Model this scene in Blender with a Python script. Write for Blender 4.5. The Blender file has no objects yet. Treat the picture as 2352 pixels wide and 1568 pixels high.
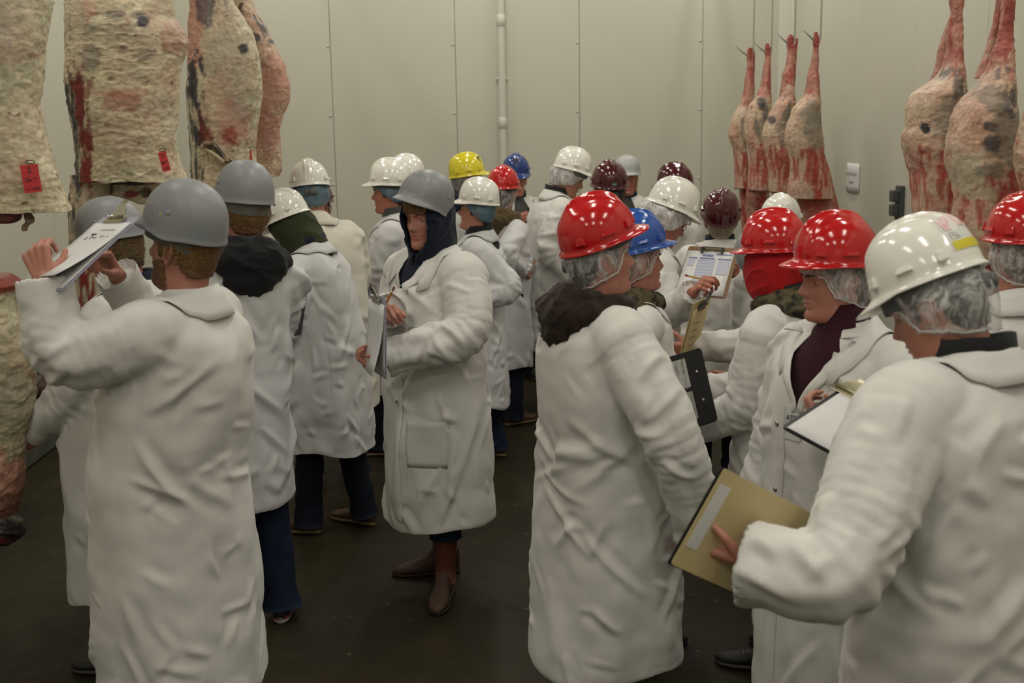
import bpy, bmesh, math, random
import numpy as np
from mathutils import Vector, Matrix
from mathutils.bvhtree import BVHTree

SC = bpy.context.scene
COL = SC.collection
FW, FH, FPX = 2352.0, 1568.0, 2764.0

# ------------------------------------------------------------------ camera
CAM = np.array([0.0, 0.0, 2.0])
_yaw, _pit, _rol = math.radians(1.57), math.radians(10.37), 0.0168
_F = np.array([math.sin(_yaw)*math.cos(_pit), math.cos(_yaw)*math.cos(_pit), -math.sin(_pit)])
_R0 = np.array([math.cos(_yaw), -math.sin(_yaw), 0.0])
_U0 = np.cross(_R0, _F)
CR = math.cos(_rol)*_R0 - math.sin(_rol)*_U0
CU = math.sin(_rol)*_R0 + math.cos(_rol)*_U0
CF = _F
cam_d = bpy.data.cameras.new('camera')
cam_d.sensor_width = 36.0
cam_d.lens = FPX/FW*36.0
cam_d.clip_start, cam_d.clip_end = 0.05, 60
cam_d.dof.use_dof = True
cam_d.dof.focus_distance = 4.7
cam_d.dof.aperture_fstop = 4.0
cam = bpy.data.objects.new('camera', cam_d)
COL.objects.link(cam)
M = Matrix.Identity(4)
for i in range(3):
    M[i][0], M[i][1], M[i][2], M[i][3] = CR[i], CU[i], -CF[i], CAM[i]
cam.matrix_world = M
SC.camera = cam

def at(u, v, Y):
    """the point of the plane y = Y that the photograph shows at pixel (u, v)"""
    d = CF + CR*((u-FW/2)/FPX) - CU*((v-FH/2)/FPX)
    return CAM + d*(Y/d[1])

def atx(u, v, X):
    d = CF + CR*((u-FW/2)/FPX) - CU*((v-FH/2)/FPX)
    return CAM + d*(X/d[0])

# ------------------------------------------------------------------ world, exposure
w = bpy.data.worlds.new('world'); SC.world = w; w.use_nodes = True
w.node_tree.nodes['Background'].inputs[0].default_value = (0.05, 0.05, 0.047, 1)
w.node_tree.nodes['Background'].inputs[1].default_value = 0.3
SC.view_settings.view_transform = 'Standard'
SC.view_settings.look = 'None'
SC.view_settings.exposure = 0.0
SC.view_settings.gamma = 1.0
SC.view_settings.use_curve_mapping = False

SC.cycles.max_bounces = 7; SC.cycles.diffuse_bounces = 3; SC.cycles.glossy_bounces = 3; SC.cycles.transparent_max_bounces = 6

CEIL = 4.4
XL, XR, YB, YF = -2.75, 2.74, 10.62, -3.0
LIGHT_SPOTS = [(x, y) for y in (-1.2, 1.6, 4.4, 7.2, 9.6) for x in (-1.75, 0.1, 1.95)]
for i, (x, y) in enumerate(LIGHT_SPOTS):
    for sx in (-0.09, 0.09):
        ld = bpy.data.lights.new('tube_light', 'AREA')
        ld.shape = 'RECTANGLE'; ld.size = 0.06; ld.size_y = 1.15
        ld.energy = 8.6
        ld.color = (1.0, 0.965, 0.875)
        lo = bpy.data.objects.new('tube_light', ld); COL.objects.link(lo)
        lo.location = (x+sx, y, CEIL-0.13)

# ------------------------------------------------------------------ helpers
def nodes(m):
    m.use_nodes = True
    nt = m.node_tree
    return nt, nt.nodes['Principled BSDF']

MATS = {}
def mat(name, col, rough=0.6, metal=0.0, bump=None, var=None, spec=0.5, coat=0.0, sheen=0.0, sss=0.0, attr=None, alpha=None):
    """procedural material: bump = (scale, strength, detail); var = (scale, colour 2, contrast) ; attr = colour attribute"""
    if name in MATS: return MATS[name]
    m = bpy.data.materials.new(name); MATS[name] = m
    nt, b = nodes(m)
    b.inputs['Base Color'].default_value = (*col, 1)
    b.inputs['Roughness'].default_value = rough
    b.inputs['Metallic'].default_value = metal
    b.inputs['Specular IOR Level'].default_value = spec
    b.inputs['Coat Weight'].default_value = coat
    b.inputs['Coat Roughness'].default_value = 0.08
    b.inputs['Sheen Weight'].default_value = sheen
    if sss:
        b.inputs['Subsurface Weight'].default_value = sss
        b.inputs['Subsurface Radius'].default_value = (0.012, 0.004, 0.002)
        b.inputs['Subsurface Scale'].default_value = 0.6
    tc = nt.nodes.new('ShaderNodeTexCoord')
    base = None
    if attr:
        a = nt.nodes.new('ShaderNodeAttribute'); a.attribute_name = attr
        base = a.outputs['Color']
    if var:
        n = nt.nodes.new('ShaderNodeTexNoise'); n.inputs['Scale'].default_value = var[0]; n.inputs['Detail'].default_value = 5
        nt.links.new(tc.outputs['Object'], n.inputs['Vector'])
        r = nt.nodes.new('ShaderNodeValToRGB')
        c = var[2] if len(var) > 2 else 0.15
        r.color_ramp.elements[0].position = 0.5-c; r.color_ramp.elements[1].position = 0.5+c
        nt.links.new(n.outputs['Fac'], r.inputs['Fac'])
        if base is None:
            r.color_ramp.elements[0].color = (*col, 1); r.color_ramp.elements[1].color = (*var[1], 1)
            nt.links.new(r.outputs['Color'], b.inputs['Base Color'])
        else:
            mx = nt.nodes.new('ShaderNodeMixRGB'); mx.blend_type = 'MULTIPLY'; mx.inputs['Fac'].default_value = 1
            r.color_ramp.elements[0].color = (*var[1], 1); r.color_ramp.elements[1].color = (1, 1, 1, 1)
            nt.links.new(base, mx.inputs['Color1']); nt.links.new(r.outputs['Color'], mx.inputs['Color2'])
            nt.links.new(mx.outputs['Color'], b.inputs['Base Color'])
    elif base is not None:
        nt.links.new(base, b.inputs['Base Color'])
    if bump:
        n2 = nt.nodes.new('ShaderNodeTexNoise'); n2.inputs['Scale'].default_value = bump[0]
        n2.inputs['Detail'].default_value = bump[2] if len(bump) > 2 else 4
        nt.links.new(tc.outputs['Object'], n2.inputs['Vector'])
        bp = nt.nodes.new('ShaderNodeBump'); bp.inputs['Strength'].default_value = bump[1]; bp.inputs['Distance'].default_value = 0.01
        nt.links.new(n2.outputs['Fac'], bp.inputs['Height']); nt.links.new(bp.outputs['Normal'], b.inputs['Normal'])
    if alpha is not None:
        b.inputs['Alpha'].default_value = alpha
    return m

def coat_mat(name, col):
    """creased cotton: a fine weave and two sizes of crumple as relief"""
    if name in MATS: return MATS[name]
    m = mat(name, col, rough=0.85, spec=0.25, sheen=0.15)
    nt = m.node_tree; b = nt.nodes['Principled BSDF']
    tc = nt.nodes.new('ShaderNodeTexCoord')
    geo = tc.outputs['Object']
    oi = nt.nodes.new('ShaderNodeObjectInfo')
    add = nt.nodes.new('ShaderNodeVectorMath'); add.operation = 'ADD'
    sc = nt.nodes.new('ShaderNodeVectorMath'); sc.operation = 'SCALE'; sc.inputs['Scale'].default_value = 40
    nt.links.new(oi.outputs['Random'], sc.inputs[0])
    nt.links.new(geo, add.inputs[0]); nt.links.new(sc.outputs[0], add.inputs[1])
    warp = nt.nodes.new('ShaderNodeTexNoise'); warp.inputs['Scale'].default_value = 3.0
    nt.links.new(add.outputs[0], warp.inputs['Vector'])
    wmix = nt.nodes.new('ShaderNodeMixRGB'); wmix.inputs['Fac'].default_value = 0.25
    nt.links.new(add.outputs[0], wmix.inputs['Color1']); nt.links.new(warp.outputs['Color'], wmix.inputs['Color2'])
    v1 = nt.nodes.new('ShaderNodeTexNoise'); v1.inputs['Scale'].default_value = 11; v1.inputs['Detail'].default_value = 1
    nt.links.new(wmix.outputs[0], v1.inputs['Vector'])
    n1 = nt.nodes.new('ShaderNodeTexNoise'); n1.noise_type = 'RIDGED_MULTIFRACTAL'
    n1.inputs['Scale'].default_value = 4.2; n1.inputs['Detail'].default_value = 3
    nt.links.new(wmix.outputs[0], n1.inputs['Vector'])
    n2 = nt.nodes.new('ShaderNodeTexNoise'); n2.inputs['Scale'].default_value = 260; n2.inputs['Detail'].default_value = 0
    nt.links.new(geo, n2.inputs['Vector'])
    m1 = nt.nodes.new('ShaderNodeMath'); m1.operation = 'MULTIPLY_ADD'; m1.inputs[1].default_value = 0.34
    nt.links.new(v1.outputs['Fac'], m1.inputs[0])
    m0 = nt.nodes.new('ShaderNodeMath'); m0.operation = 'MULTIPLY'; m0.inputs[1].default_value = 0.30
    nt.links.new(n1.outputs['Fac'], m0.inputs[0]); nt.links.new(m0.outputs[0], m1.inputs[2])
    m2 = nt.nodes.new('ShaderNodeMath'); m2.operation = 'MULTIPLY_ADD'; m2.inputs[1].default_value = 0.03
    nt.links.new(n2.outputs['Fac'], m2.inputs[0]); nt.links.new(m1.outputs[0], m2.inputs[2])
    bp = nt.nodes.new('ShaderNodeBump'); bp.inputs['Strength'].default_value = 0.55; bp.inputs['Distance'].default_value = 0.012
    nt.links.new(m2.outputs[0], bp.inputs['Height']); nt.links.new(bp.outputs['Normal'], b.inputs['Normal'])
    # faint laundered greying
    n3 = nt.nodes.new('ShaderNodeTexNoise'); n3.inputs['Scale'].default_value = 4; n3.inputs['Detail'].default_value = 2
    nt.links.new(add.outputs[0], n3.inputs['Vector'])
    r = nt.nodes.new('ShaderNodeValToRGB'); r.color_ramp.elements[0].position = 0.3; r.color_ramp.elements[1].position = 0.7
    r.color_ramp.elements[0].color = (col[0]*0.9, col[1]*0.895, col[2]*0.885, 1); r.color_ramp.elements[1].color = (*col, 1)
    nt.links.new(n3.outputs['Fac'], r.inputs['Fac']); nt.links.new(r.outputs['Color'], b.inputs['Base Color'])
    return m

class MB:
    """collects verts, faces and material slots of one mesh"""
    def __init__(s): s.v, s.f, s.m, s.n = [], [], [], 0
    def add(s, V, F, mi=0):
        V = np.asarray(V, float).reshape(-1, 3)
        s.v.append(V); o = s.n
        s.f.extend([tuple(int(i)+o for i in f) for f in F]); s.m.extend([mi]*len(F)); s.n += len(V)
        return s
    def V(s): return np.concatenate(s.v) if s.v else np.zeros((0, 3))

def mesh_from(name, V, F, mi=None, smooth=True):
    me = bpy.data.meshes.new(name)
    me.from_pydata(np.asarray(V).tolist(), [], [tuple(f) for f in F])
    if smooth: me.polygons.foreach_set('use_smooth', [True]*len(me.polygons))
    if mi is not None and len(mi): me.polygons.foreach_set('material_index', mi)
    me.update()
    return me

def link(name, me, mats=None, parent=None):
    o = bpy.data.objects.new(name, me); COL.objects.link(o)
    if mats is not None and me is not None and not len(me.materials):
        for m in (mats if isinstance(mats, (list, tuple)) else [mats]): me.materials.append(m)
    if parent is not None: o.parent = parent
    return o

def build(name, mb, mats, parent=None, smooth=True, fix=None):
    V = mb.V()
    if fix is not None: V = fix(V)
    return link(name, mesh_from(name, V, mb.f, mb.m, smooth), mats, parent)

def tag(o, label=None, cat=None, group=None, kind=None):
    if label: o['label'] = label
    if cat: o['category'] = cat
    if group: o['group'] = group
    if kind: o['kind'] = kind
    return o

def empty(name, loc=(0, 0, 0), rz=0.0, s=1.0):
    o = bpy.data.objects.new(name, None); COL.objects.link(o)
    o.location = loc; o.rotation_euler = (0, 0, rz); o.scale = (s, s, s)
    o.empty_display_size = 0.1
    return o

def grid_faces(nr, nc, closed=True):
    F = []
    for i in range(nr-1):
        for j in range(nc if closed else nc-1):
            k = (j+1) % nc
            F.append((i*nc+j, i*nc+k, (i+1)*nc+k, (i+1)*nc+j))
    return F

def box(sx, sy, sz, c=(0, 0, 0), bev=0.0):
    """a box with chamfered edges when bev > 0"""
    if bev <= 0:
        V = [(x*sx/2+c[0], y*sy/2+c[1], z*sz/2+c[2]) for z in (-1, 1) for y in (-1, 1) for x in (-1, 1)]
        return V, [(0, 2, 3, 1), (4, 5, 7, 6), (0, 1, 5, 4), (2, 6, 7, 3), (0, 4, 6, 2), (1, 3, 7, 5)]
    bm = bmesh.new(); bmesh.ops.create_cube(bm, size=1)
    for v in bm.verts: v.co = Vector((v.co.x*sx, v.co.y*sy, v.co.z*sz))
    bmesh.ops.bevel(bm, geom=list(bm.edges), offset=bev, segments=1, affect='EDGES')
    V = [tuple(v.co+Vector(c)) for v in bm.verts]; bm.verts.index_update()
    F = [tuple(v.index for v in f.verts) for f in bm.faces]; bm.free()
    return V, F

def frames(P):
    """tangents and a rotation-minimising frame along a polyline"""
    P = np.asarray(P, float); n = len(P)
    T = np.gradient(P, axis=0); T /= np.linalg.norm(T, axis=1)[:, None]+1e-12
    a = np.array([1.0, 0, 0]) if abs(T[0][0]) < 0.8 else np.array([0, 1.0, 0])
    A = np.zeros_like(P); A[0] = np.cross(T[0], np.cross(a, T[0])); A[0] /= np.linalg.norm(A[0])
    for i in range(1, n):
        v = A[i-1]-T[i]*np.dot(A[i-1], T[i]); A[i] = v/(np.linalg.norm(v)+1e-12)
    return T, A, np.cross(T, A)

def tube(P, R, seg=12, caps=True, flat=1.0):
    """tube along P with radii R, rounded ends"""
    P = np.asarray(P, float); R = np.broadcast_to(np.asarray(R, float), (len(P),))
    T, A, B = frames(P)
    an = np.linspace(0, 2*np.pi, seg, endpoint=False)
    V = (P[:, None, :]+R[:, None, None]*(np.cos(an)[None, :, None]*A[:, None, :]+flat*np.sin(an)[None, :, None]*B[:, None, :])).reshape(-1, 3)
    F = grid_faces(len(P), seg)
    F = [f[::-1] for f in F]
    F = [(a, d, c, b) for (d, c, b, a) in F]
    V = list(V)
    if caps:
        n = len(V)
        V.append(P[0]-T[0]*R[0]*0.35); V.append(P[-1]+T[-1]*R[-1]*0.35)
        for j in range(seg):
            k = (j+1) % seg
            F.append((n, k, j)); F.append((n+1, (len(P)-1)*seg+j, (len(P)-1)*seg+k))
    return np.array(V), F

def capsule(a, b, ra, rb, seg=10):
    a = np.asarray(a, float); b = np.asarray(b, float)
    d = b-a; L = np.linalg.norm(d)+1e-9; d = d/L
    P = [a-d*ra*0.95, a-d*ra*0.8, a-d*ra*0.45, a, b, b+d*rb*0.45, b+d*rb*0.8, b+d*rb*0.95]
    R = [ra*0.3, ra*0.6, ra*0.89, ra, rb, rb*0.89, rb*0.6, rb*0.3]
    return tube(P, R, seg)

def ellipsoid(c, r, nu=16, nv=10, rot=None):
    V = [(0, 0, 1.0)]
    for i in range(1, nv):
        t = math.pi*i/nv
        for j in range(nu):
            p = 2*math.pi*j/nu
            V.append((math.sin(t)*math.cos(p), math.sin(t)*math.sin(p), math.cos(t)))
    V.append((0, 0, -1.0)); V = np.array(V)*np.asarray(r)
    if rot is not None: V = V@np.array(rot).T
    F = [(0, 1+j, 1+(j+1) % nu) for j in range(nu)]
    for i in range(nv-2):
        for j in range(nu):
            k = (j+1) % nu
            F.append((1+i*nu+j, 1+(i+1)*nu+j, 1+(i+1)*nu+k, 1+i*nu+k))
    n = len(V)-1; o = 1+(nv-2)*nu
    F += [(n, o+(j+1) % nu, o+j) for j in range(nu)]
    return V+np.asarray(c), F

def crom(K, t):
    """catmull-rom through rows of K at t in [0, len-1]"""
    K = np.asarray(K, float); t = np.asarray(t, float)
    i = np.clip(np.floor(t).astype(int), 0, len(K)-2); f = (t-i)[:, None]
    g = lambda k: K[np.clip(k, 0, len(K)-1)]
    p0, p1, p2, p3 = g(i-1), g(i), g(i+1), g(i+2)
    return 0.5*((2*p1)+(-p0+p2)*f+(2*p0-5*p1+4*p2-p3)*f**2+(-p0+3*p1-3*p2+p3)*f**3)

def sstep(a, b, x):
    t = np.clip((np.asarray(x, float)-a)/(b-a), 0, 1); return t*t*(3-2*t)

_rng = np.random.RandomState(7)
_PT = np.concatenate([_rng.permutation(256)]*3)
_GR = _rng.normal(size=(256, 3)); _GR /= np.linalg.norm(_GR, axis=1)[:, None]
def perlin(P):
    """gradient noise in about [-0.6, 0.6]"""
    P = np.asarray(P, float); I = np.floor(P).astype(int); f = P-I; I &= 255
    u = f*f*f*(f*(f*6-15)+10)
    out = np.zeros(len(P)); 
    for dx in (0, 1):
        for dy in (0, 1):
            for dz in (0, 1):
                h = _PT[_PT[_PT[I[:, 0]+dx]+I[:, 1]+dy]+I[:, 2]+dz]
                d = f-np.array([dx, dy, dz])
                wgt = (u[:, 0] if dx else 1-u[:, 0])*(u[:, 1] if dy else 1-u[:, 1])*(u[:, 2] if dz else 1-u[:, 2])
                out += wgt*np.einsum('ij,ij->i', _GR[h], d)
    return out
def ridge(n, w=0.28):
    return np.clip(1-np.abs(n)/w, 0, 1)**1.6

def remesh(V, F, voxel, smooth=3, factor=0.5):
    """one continuous skin around overlapping closed pieces"""
    me = mesh_from('tmp', V, F, smooth=False)
    o = bpy.data.objects.new('tmp', me); COL.objects.link(o)
    md = o.modifiers.new('r', 'REMESH'); md.mode = 'VOXEL'; md.voxel_size = voxel
    if smooth:
        ms = o.modifiers.new('s', 'SMOOTH'); ms.iterations = smooth; ms.factor = factor
    dg = bpy.context.evaluated_depsgraph_get(); dg.update()
    r = bpy.data.meshes.new_from_object(o.evaluated_get(dg))
    bpy.data.objects.remove(o); bpy.data.meshes.remove(me)
    return r

def mesh_arrays(me):
    V = np.zeros(len(me.vertices)*3); me.vertices.foreach_get('co', V); V = V.reshape(-1, 3)
    N = np.zeros(len(me.vertices)*3); me.vertices.foreach_get('normal', N); N = N.reshape(-1, 3)
    return V, N

def set_co(me, V):
    me.vertices.foreach_set('co', np.ascontiguousarray(V, dtype=np.float32).ravel()); me.update()

def text_mesh(s, size, align='CENTER', bold=False, extrude=0.0):
    cu = bpy.data.curves.new('t', 'FONT'); cu.body = s; cu.size = size; cu.align_x = align; cu.align_y = 'CENTER'
    cu.extrude = extrude; cu.resolution_u = 3
    if bold: cu.offset = size*0.012
    o = bpy.data.objects.new('t', cu); COL.objects.link(o)
    dg = bpy.context.evaluated_depsgraph_get(); dg.update()
    me = bpy.data.meshes.new_from_object(o.evaluated_get(dg))
    bpy.data.objects.remove(o); bpy.data.curves.remove(cu)
    V, _ = mesh_arrays(me); F = [tuple(p.vertices) for p in me.polygons]
    bpy.data.meshes.remove(me)
    return V, F

def basis(x, y, z):
    return np.array([x, y, z], float).T

def norm(v):
    v = np.asarray(v, float); return v/(np.linalg.norm(v)+1e-12)

# ------------------------------------------------------------------ the room
M_PANEL = mat('painted_panel', (0.585, 0.565, 0.475), rough=0.42, bump=(3.0, 0.05, 2), var=(1.2, (0.555, 0.54, 0.45), 0.25))
M_SEAM = mat('seam_sealant', (0.30, 0.29, 0.24), rough=0.8)
M_TRIM = mat('white_trim', (0.60, 0.585, 0.51), rough=0.45, bump=(20, 0.05))
M_KERB = mat('painted_concrete_kerb', (0.050, 0.056, 0.040), rough=0.75, bump=(14, 0.3, 6), var=(5, (0.075, 0.080, 0.058), 0.2))
M_CEIL = mat('ceiling_panel', (0.55, 0.54, 0.47), rough=0.6)
M_STEEL = mat('galvanised_steel', (0.45, 0.45, 0.43), rough=0.38, metal=0.9, bump=(40, 0.05))

def floor_mat():
    m = mat('wet_concrete', (0.055, 0.048, 0.030), rough=0.38, spec=0.14)
    nt = m.node_tree; b = nt.nodes['Principled BSDF']; tc = nt.nodes.new('ShaderNodeTexCoord')
    n = nt.nodes.new('ShaderNodeTexNoise'); n.inputs['Scale'].default_value = 2.2; n.inputs['Detail'].default_value = 8; n.inputs['Roughness'].default_value = 0.65
    nt.links.new(tc.outputs['Object'], n.inputs['Vector'])
    r = nt.nodes.new('ShaderNodeValToRGB')
    r.color_ramp.elements[0].position = 0.32; r.color_ramp.elements[0].color = (0.014, 0.0105, 0.0048, 1)
    r.color_ramp.elements[1].position = 0.72; r.color_ramp.elements[1].color = (0.038, 0.029, 0.0138, 1)
    nt.links.new(n.outputs['Fac'], r.inputs['Fac'])
    v = nt.nodes.new('ShaderNodeTexVoronoi'); v.inputs['Scale'].default_value = 7.0
    nt.links.new(tc.outputs['Object'], v.inputs['Vector'])
    s = nt.nodes.new('ShaderNodeValToRGB'); s.color_ramp.elements[0].position = 0.035; s.color_ramp.elements[0].color = (1, 1, 1, 1)
    s.color_ramp.elements[1].position = 0.075; s.color_ramp.elements[1].color = (0, 0, 0, 1)
    nt.links.new(v.outputs['Distance'], s.inputs['Fac'])
    mx = nt.nodes.new('ShaderNodeMixRGB'); mx.inputs['Color2'].default_value = (0.10, 0.082, 0.045, 1)
    nt.links.new(s.outputs['Color'], mx.inputs['Fac']); nt.links.new(r.outputs['Color'], mx.inputs['Color1'])
    nt.links.new(mx.outputs['Color'], b.inputs['Base Color'])
    n2 = nt.nodes.new('ShaderNodeTexNoise'); n2.inputs['Scale'].default_value = 9; n2.inputs['Detail'].default_value = 6
    nt.links.new(tc.outputs['Object'], n2.inputs['Vector'])
    rr = nt.nodes.new('ShaderNodeMapRange'); rr.inputs['To Min'].default_value = 0.36; rr.inputs['To Max'].default_value = 0.70
    nt.links.new(n2.outputs['Fac'], rr.inputs['Value']); nt.links.new(rr.outputs[0], b.inputs['Roughness'])
    bp = nt.nodes.new('ShaderNodeBump'); bp.inputs['Strength'].default_value = 0.18; bp.inputs['Distance'].default_value = 0.006
    nt.links.new(n2.outputs['Fac'], bp.inputs['Height']); nt.links.new(bp.outputs['Normal'], b.inputs['Normal'])
    return m

def slab(name, lo, hi, m, parent=None, bev=0.0):
    lo, hi = np.array(lo, float), np.array(hi, float)
    V, F = box(*(hi-lo), (0, 0, 0), bev)
    o = link(name, mesh_from(name, V, F, smooth=False), m, parent); o.location = (lo+hi)/2
    return o

tag(slab('floor', (XL-0.3, YF-0.3, -0.2), (XR+0.3, YB+0.3, 0.0), floor_mat()), kind='structure')
tag(slab('ceiling', (XL-0.3, YF-0.3, CEIL), (XR+0.3, YB+0.3, CEIL+0.2), M_CEIL), kind='structure')
PW = 1.067
KH = 0.46
def panel_wall(name, axis, fixed, sgn, a0, a1, seams):
    """a backing slab with a row of insulated panels standing proud of it; sgn points into the room"""
    root = empty(name); tag(root, kind='structure')
    def put(n, p0, p1, z0, z1, d0, d1, m, bev=0.0):
        if axis == 'x': lo, hi = (p0, min(fixed+sgn*d0, fixed+sgn*d1), z0), (p1, max(fixed+sgn*d0, fixed+sgn*d1), z1)
        else: lo, hi = (min(fixed+sgn*d0, fixed+sgn*d1), p0, z0), (max(fixed+sgn*d0, fixed+sgn*d1), p1, z1)
        return slab(n, lo, hi, m, root, bev)
    put('backing', a0-0.3, a1+0.3, -0.2, CEIL+0.1, -0.25, -0.012, M_SEAM)
    ed = [a0-0.3]+sorted(s for s in seams if a0 < s < a1)+[a1+0.3]
    for p, q in zip(ed[:-1], ed[1:]):
        put('panel', p+0.0022, q-0.0022, 0.0, CEIL, -0.011, 0.0, M_PANEL, 0.0015)
    return root
_s0 = at(758.5, 102, YB)[0]
back_seams = [_s0+k*PW for k in range(-1, 4) if XL+0.1 < _s0+k*PW < XR-0.1]
wb = panel_wall('wall_back', 'x', YB, -1, XL, XR, back_seams)
wl = panel_wall('wall_left', 'y', XL, 1, YF, YB, [YB-0.55-k*PW for k in range(12)])
wr = panel_wall('wall_right', 'y', XR, -1, YF, YB, [YB-0.9-k*PW*1.0 for k in range(12)])
wf = panel_wall('wall_front', 'x', YF, 1, XL, XR, [XL+0.6+k*PW for k in range(5)])
# panel bolts beside the seams of the back wall
bV, bF = ellipsoid((0, 0, 0), (0.011, 0.006, 0.011), 10, 6)
bolt_me = mesh_from('bolt', bV, bF); bolt_me.materials.append(M_TRIM)
for x in back_seams:
    for z in (at(1030, 102, YB)[2], at(1035, 260.5, YB)[2], at(1035, 419, YB)[2], at(1030, -56, YB)[2]):
        o = link('bolt', bolt_me, None, wb); o.location = (x-0.022, YB-0.003, z)
# concrete kerbs along the foot of the walls
for n, lo, hi in (('baseboard_back', (XL, YB-0.10, 0), (XR, YB+0.01, KH)), ('baseboard_left', (XL-0.01, YF, 0), (XL+0.035, YB, KH)),
                  ('baseboard_right', (XR-0.10, YF, 0), (XR+0.01, YB, KH)), ('baseboard_front', (XL, YF-0.01, 0), (XR, YF+0.1, KH))):
    tag(slab(n, lo, hi, M_KERB, None, 0.012), kind='structure')
# coved corner trims
for n, x in (('trim_1', XL), ('trim_2', XR)):
    s = 1 if x == XL else -1
    mb = MB(); P = []
    pr = [(0, 0), (0.10, 0), (0.085, -0.012), (0.03, -0.035), (0.012, -0.085), (0, -0.10)]
    for z in (KH-0.02, CEIL):
        P += [(x+s*a, YB+b, z) for a, b in pr]
    mb.add(P, [(i, (i+1) % 6, 6+(i+1) % 6, 6+i) for i in range(6)]+[tuple(range(6)), tuple(range(11, 5, -1))])
    tag(build(n, mb, M_TRIM, None, False), kind='structure')

# ceiling light fixtures (housing, two tubes, reflector); the tubes' light is set at the top
M_TUBE = bpy.data.materials.new('lit_tube'); _nt, _b = nodes(M_TUBE)
_b.inputs['Emission Color'].default_value = (1, 0.965, 0.875, 1); _b.inputs['Emission Strength'].default_value = 6.0
M_TUBE.cycles.emission_sampling = 'NONE'
hV, hF = box(0.34, 1.3, 0.08, (0, 0, 0), 0.01)
h_me = mesh_from('housing', hV, hF, smooth=False); h_me.materials.append(M_TRIM)
tV, tF = tube([(0, -0.58, 0), (0, 0.58, 0)], 0.016, 10); t_me = mesh_from('tube', tV, tF); t_me.materials.append(M_TUBE)
for i, (x, y) in enumerate(LIGHT_SPOTS):
    r = empty('ceiling_light', (x, y, CEIL)); tag(r, 'fluorescent ceiling fixture '+('above the beef rail', 'over the middle aisle', 'above the lamb rail')[i % 3]+', '+('first from the front wall', 'second from the front wall', 'halfway along the room', 'second from the rear wall', 'nearest the rear wall')[i//3], 'light', 'fluorescent ceiling fixtures')
    o = link('housing', h_me, None, r); o.location = (0, 0, -0.041)
    for sx in (-0.09, 0.09):
        o = link('tube', t_me, None, r); o.location = (sx, 0, -0.102)

# drain pipe on the back wall
_px = at(1153, 200, YB)[0]
pr = empty('pipe', (_px, YB-0.045, KH)); tag(pr, 'white painted vertical pipe with couplings on the rear wall', 'pipe')
mb = MB().add(*tube([(0, 0, z) for z in np.linspace(0, CEIL-KH, 8)], 0.033, 20)); build('pipe_run', mb, M_TRIM, pr)
for v in (282, 48):
    z = at(1153, v, YB)[2]-KH
    mb = MB().add(*tube([(0, 0, z-0.05), (0, 0, z-0.048), (0, 0, z+0.048), (0, 0, z+0.05)], [0.034, 0.0365, 0.0365, 0.034], 20, False)); build('coupling', mb, M_TRIM, pr)
mb = MB().add(*box(0.10, 0.02, 0.02, (0, 0.033, 1.9))).add(*box(0.10, 0.02, 0.02, (0, 0.033, 3.2))); 
for z in (1.9, 3.2):
    build('bracket', MB().add(*box(0.10, 0.025, 0.02, (0, 0.028, z), 0.003)), M_TRIM, pr)

# sheet of paper and switch on the right wall
M_PAPER = mat('white_paper', (0.66, 0.65, 0.64), rough=0.8, bump=(8, 0.08))
M_INK = mat('black_print', (0.03, 0.03, 0.035), rough=0.7)
M_DGREY = mat('dark_grey_plastic', (0.055, 0.06, 0.055), rough=0.5)
pc = atx(1958, 408, XR-0.006)
pp = empty('wall_notice', (XR-0.001, pc[1], pc[2])); tag(pp, 'white paper notice taped to the right wall beside the lamb carcasses', 'paper')
mb = MB(); n = 9
V = [(-0.002-0.012*math.sin(math.pi*i/(n-1))*(0.3+j/4), 0.15-0.30*i/(n-1), 0.105-0.21*j/4) for j in range(5) for i in range(n)]
F = [(j*n+i, j*n+i+1, (j+1)*n+i+1, (j+1)*n+i) for j in range(4) for i in range(n-1)]
o = build('sheet', mb.add(V, F), M_PAPER, pp); sm = o.modifiers.new('s', 'SOLIDIFY'); sm.thickness = 0.0006
for s, z, sz in (('Lamb Carcass', 0.03, 0.042), ('Class 4', -0.03, 0.042)):
    V, F = text_mesh(s, sz)
    V2 = np.stack([-0.0165+0*V[:, 0], -V[:, 0], V[:, 1]+z], 1)
    build('print', MB().add(V2, F), M_INK, pp, False)
sw = atx(2065, 466, XR-0.02)
sp = empty('wall_switch', (XR, sw[1], sw[2])); tag(sp, 'dark grey two-button control box on the right wall', 'switch')
build('plate', MB().add(*box(0.03, 0.10, 0.22, (-0.016, 0, 0), 0.004)), M_DGREY, sp, False)
for z in (0.045, -0.045):
    build('button_block', MB().add(*box(0.045, 0.075, 0.075, (-0.052, 0, z), 0.006)), M_DGREY, sp, False)
# ------------------------------------------------------------------ materials of people
C_WHITE = (0.70, 0.685, 0.65)
C_COOL = (0.66, 0.655, 0.66)
C_WARM = (0.70, 0.66, 0.575)
def coat_of(kind): return coat_mat('cotton_coat_'+kind, {'white': C_WHITE, 'cool': C_COOL, 'warm': C_WARM}[kind])
SKINS = {'fair': (0.44, 0.20, 0.142), 'ruddy': (0.42, 0.165, 0.112), 'tan': (0.40, 0.20, 0.125), 'pale': (0.55, 0.30, 0.225)}
def skin_mat(k):
    c = SKINS[k]
    return mat('skin_'+k, c, rough=0.5, bump=(90, 0.08, 2), var=(22, (c[0]*0.93, c[1]*0.80, c[2]*0.78), 0.25))
def lip_mat(): return mat('lips', (0.40, 0.13, 0.105), rough=0.4)
M_EYEW = mat('eye_white', (0.42, 0.38, 0.35), rough=0.2)
M_IRIS = mat('iris', (0.07, 0.05, 0.035), rough=0.15)
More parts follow.
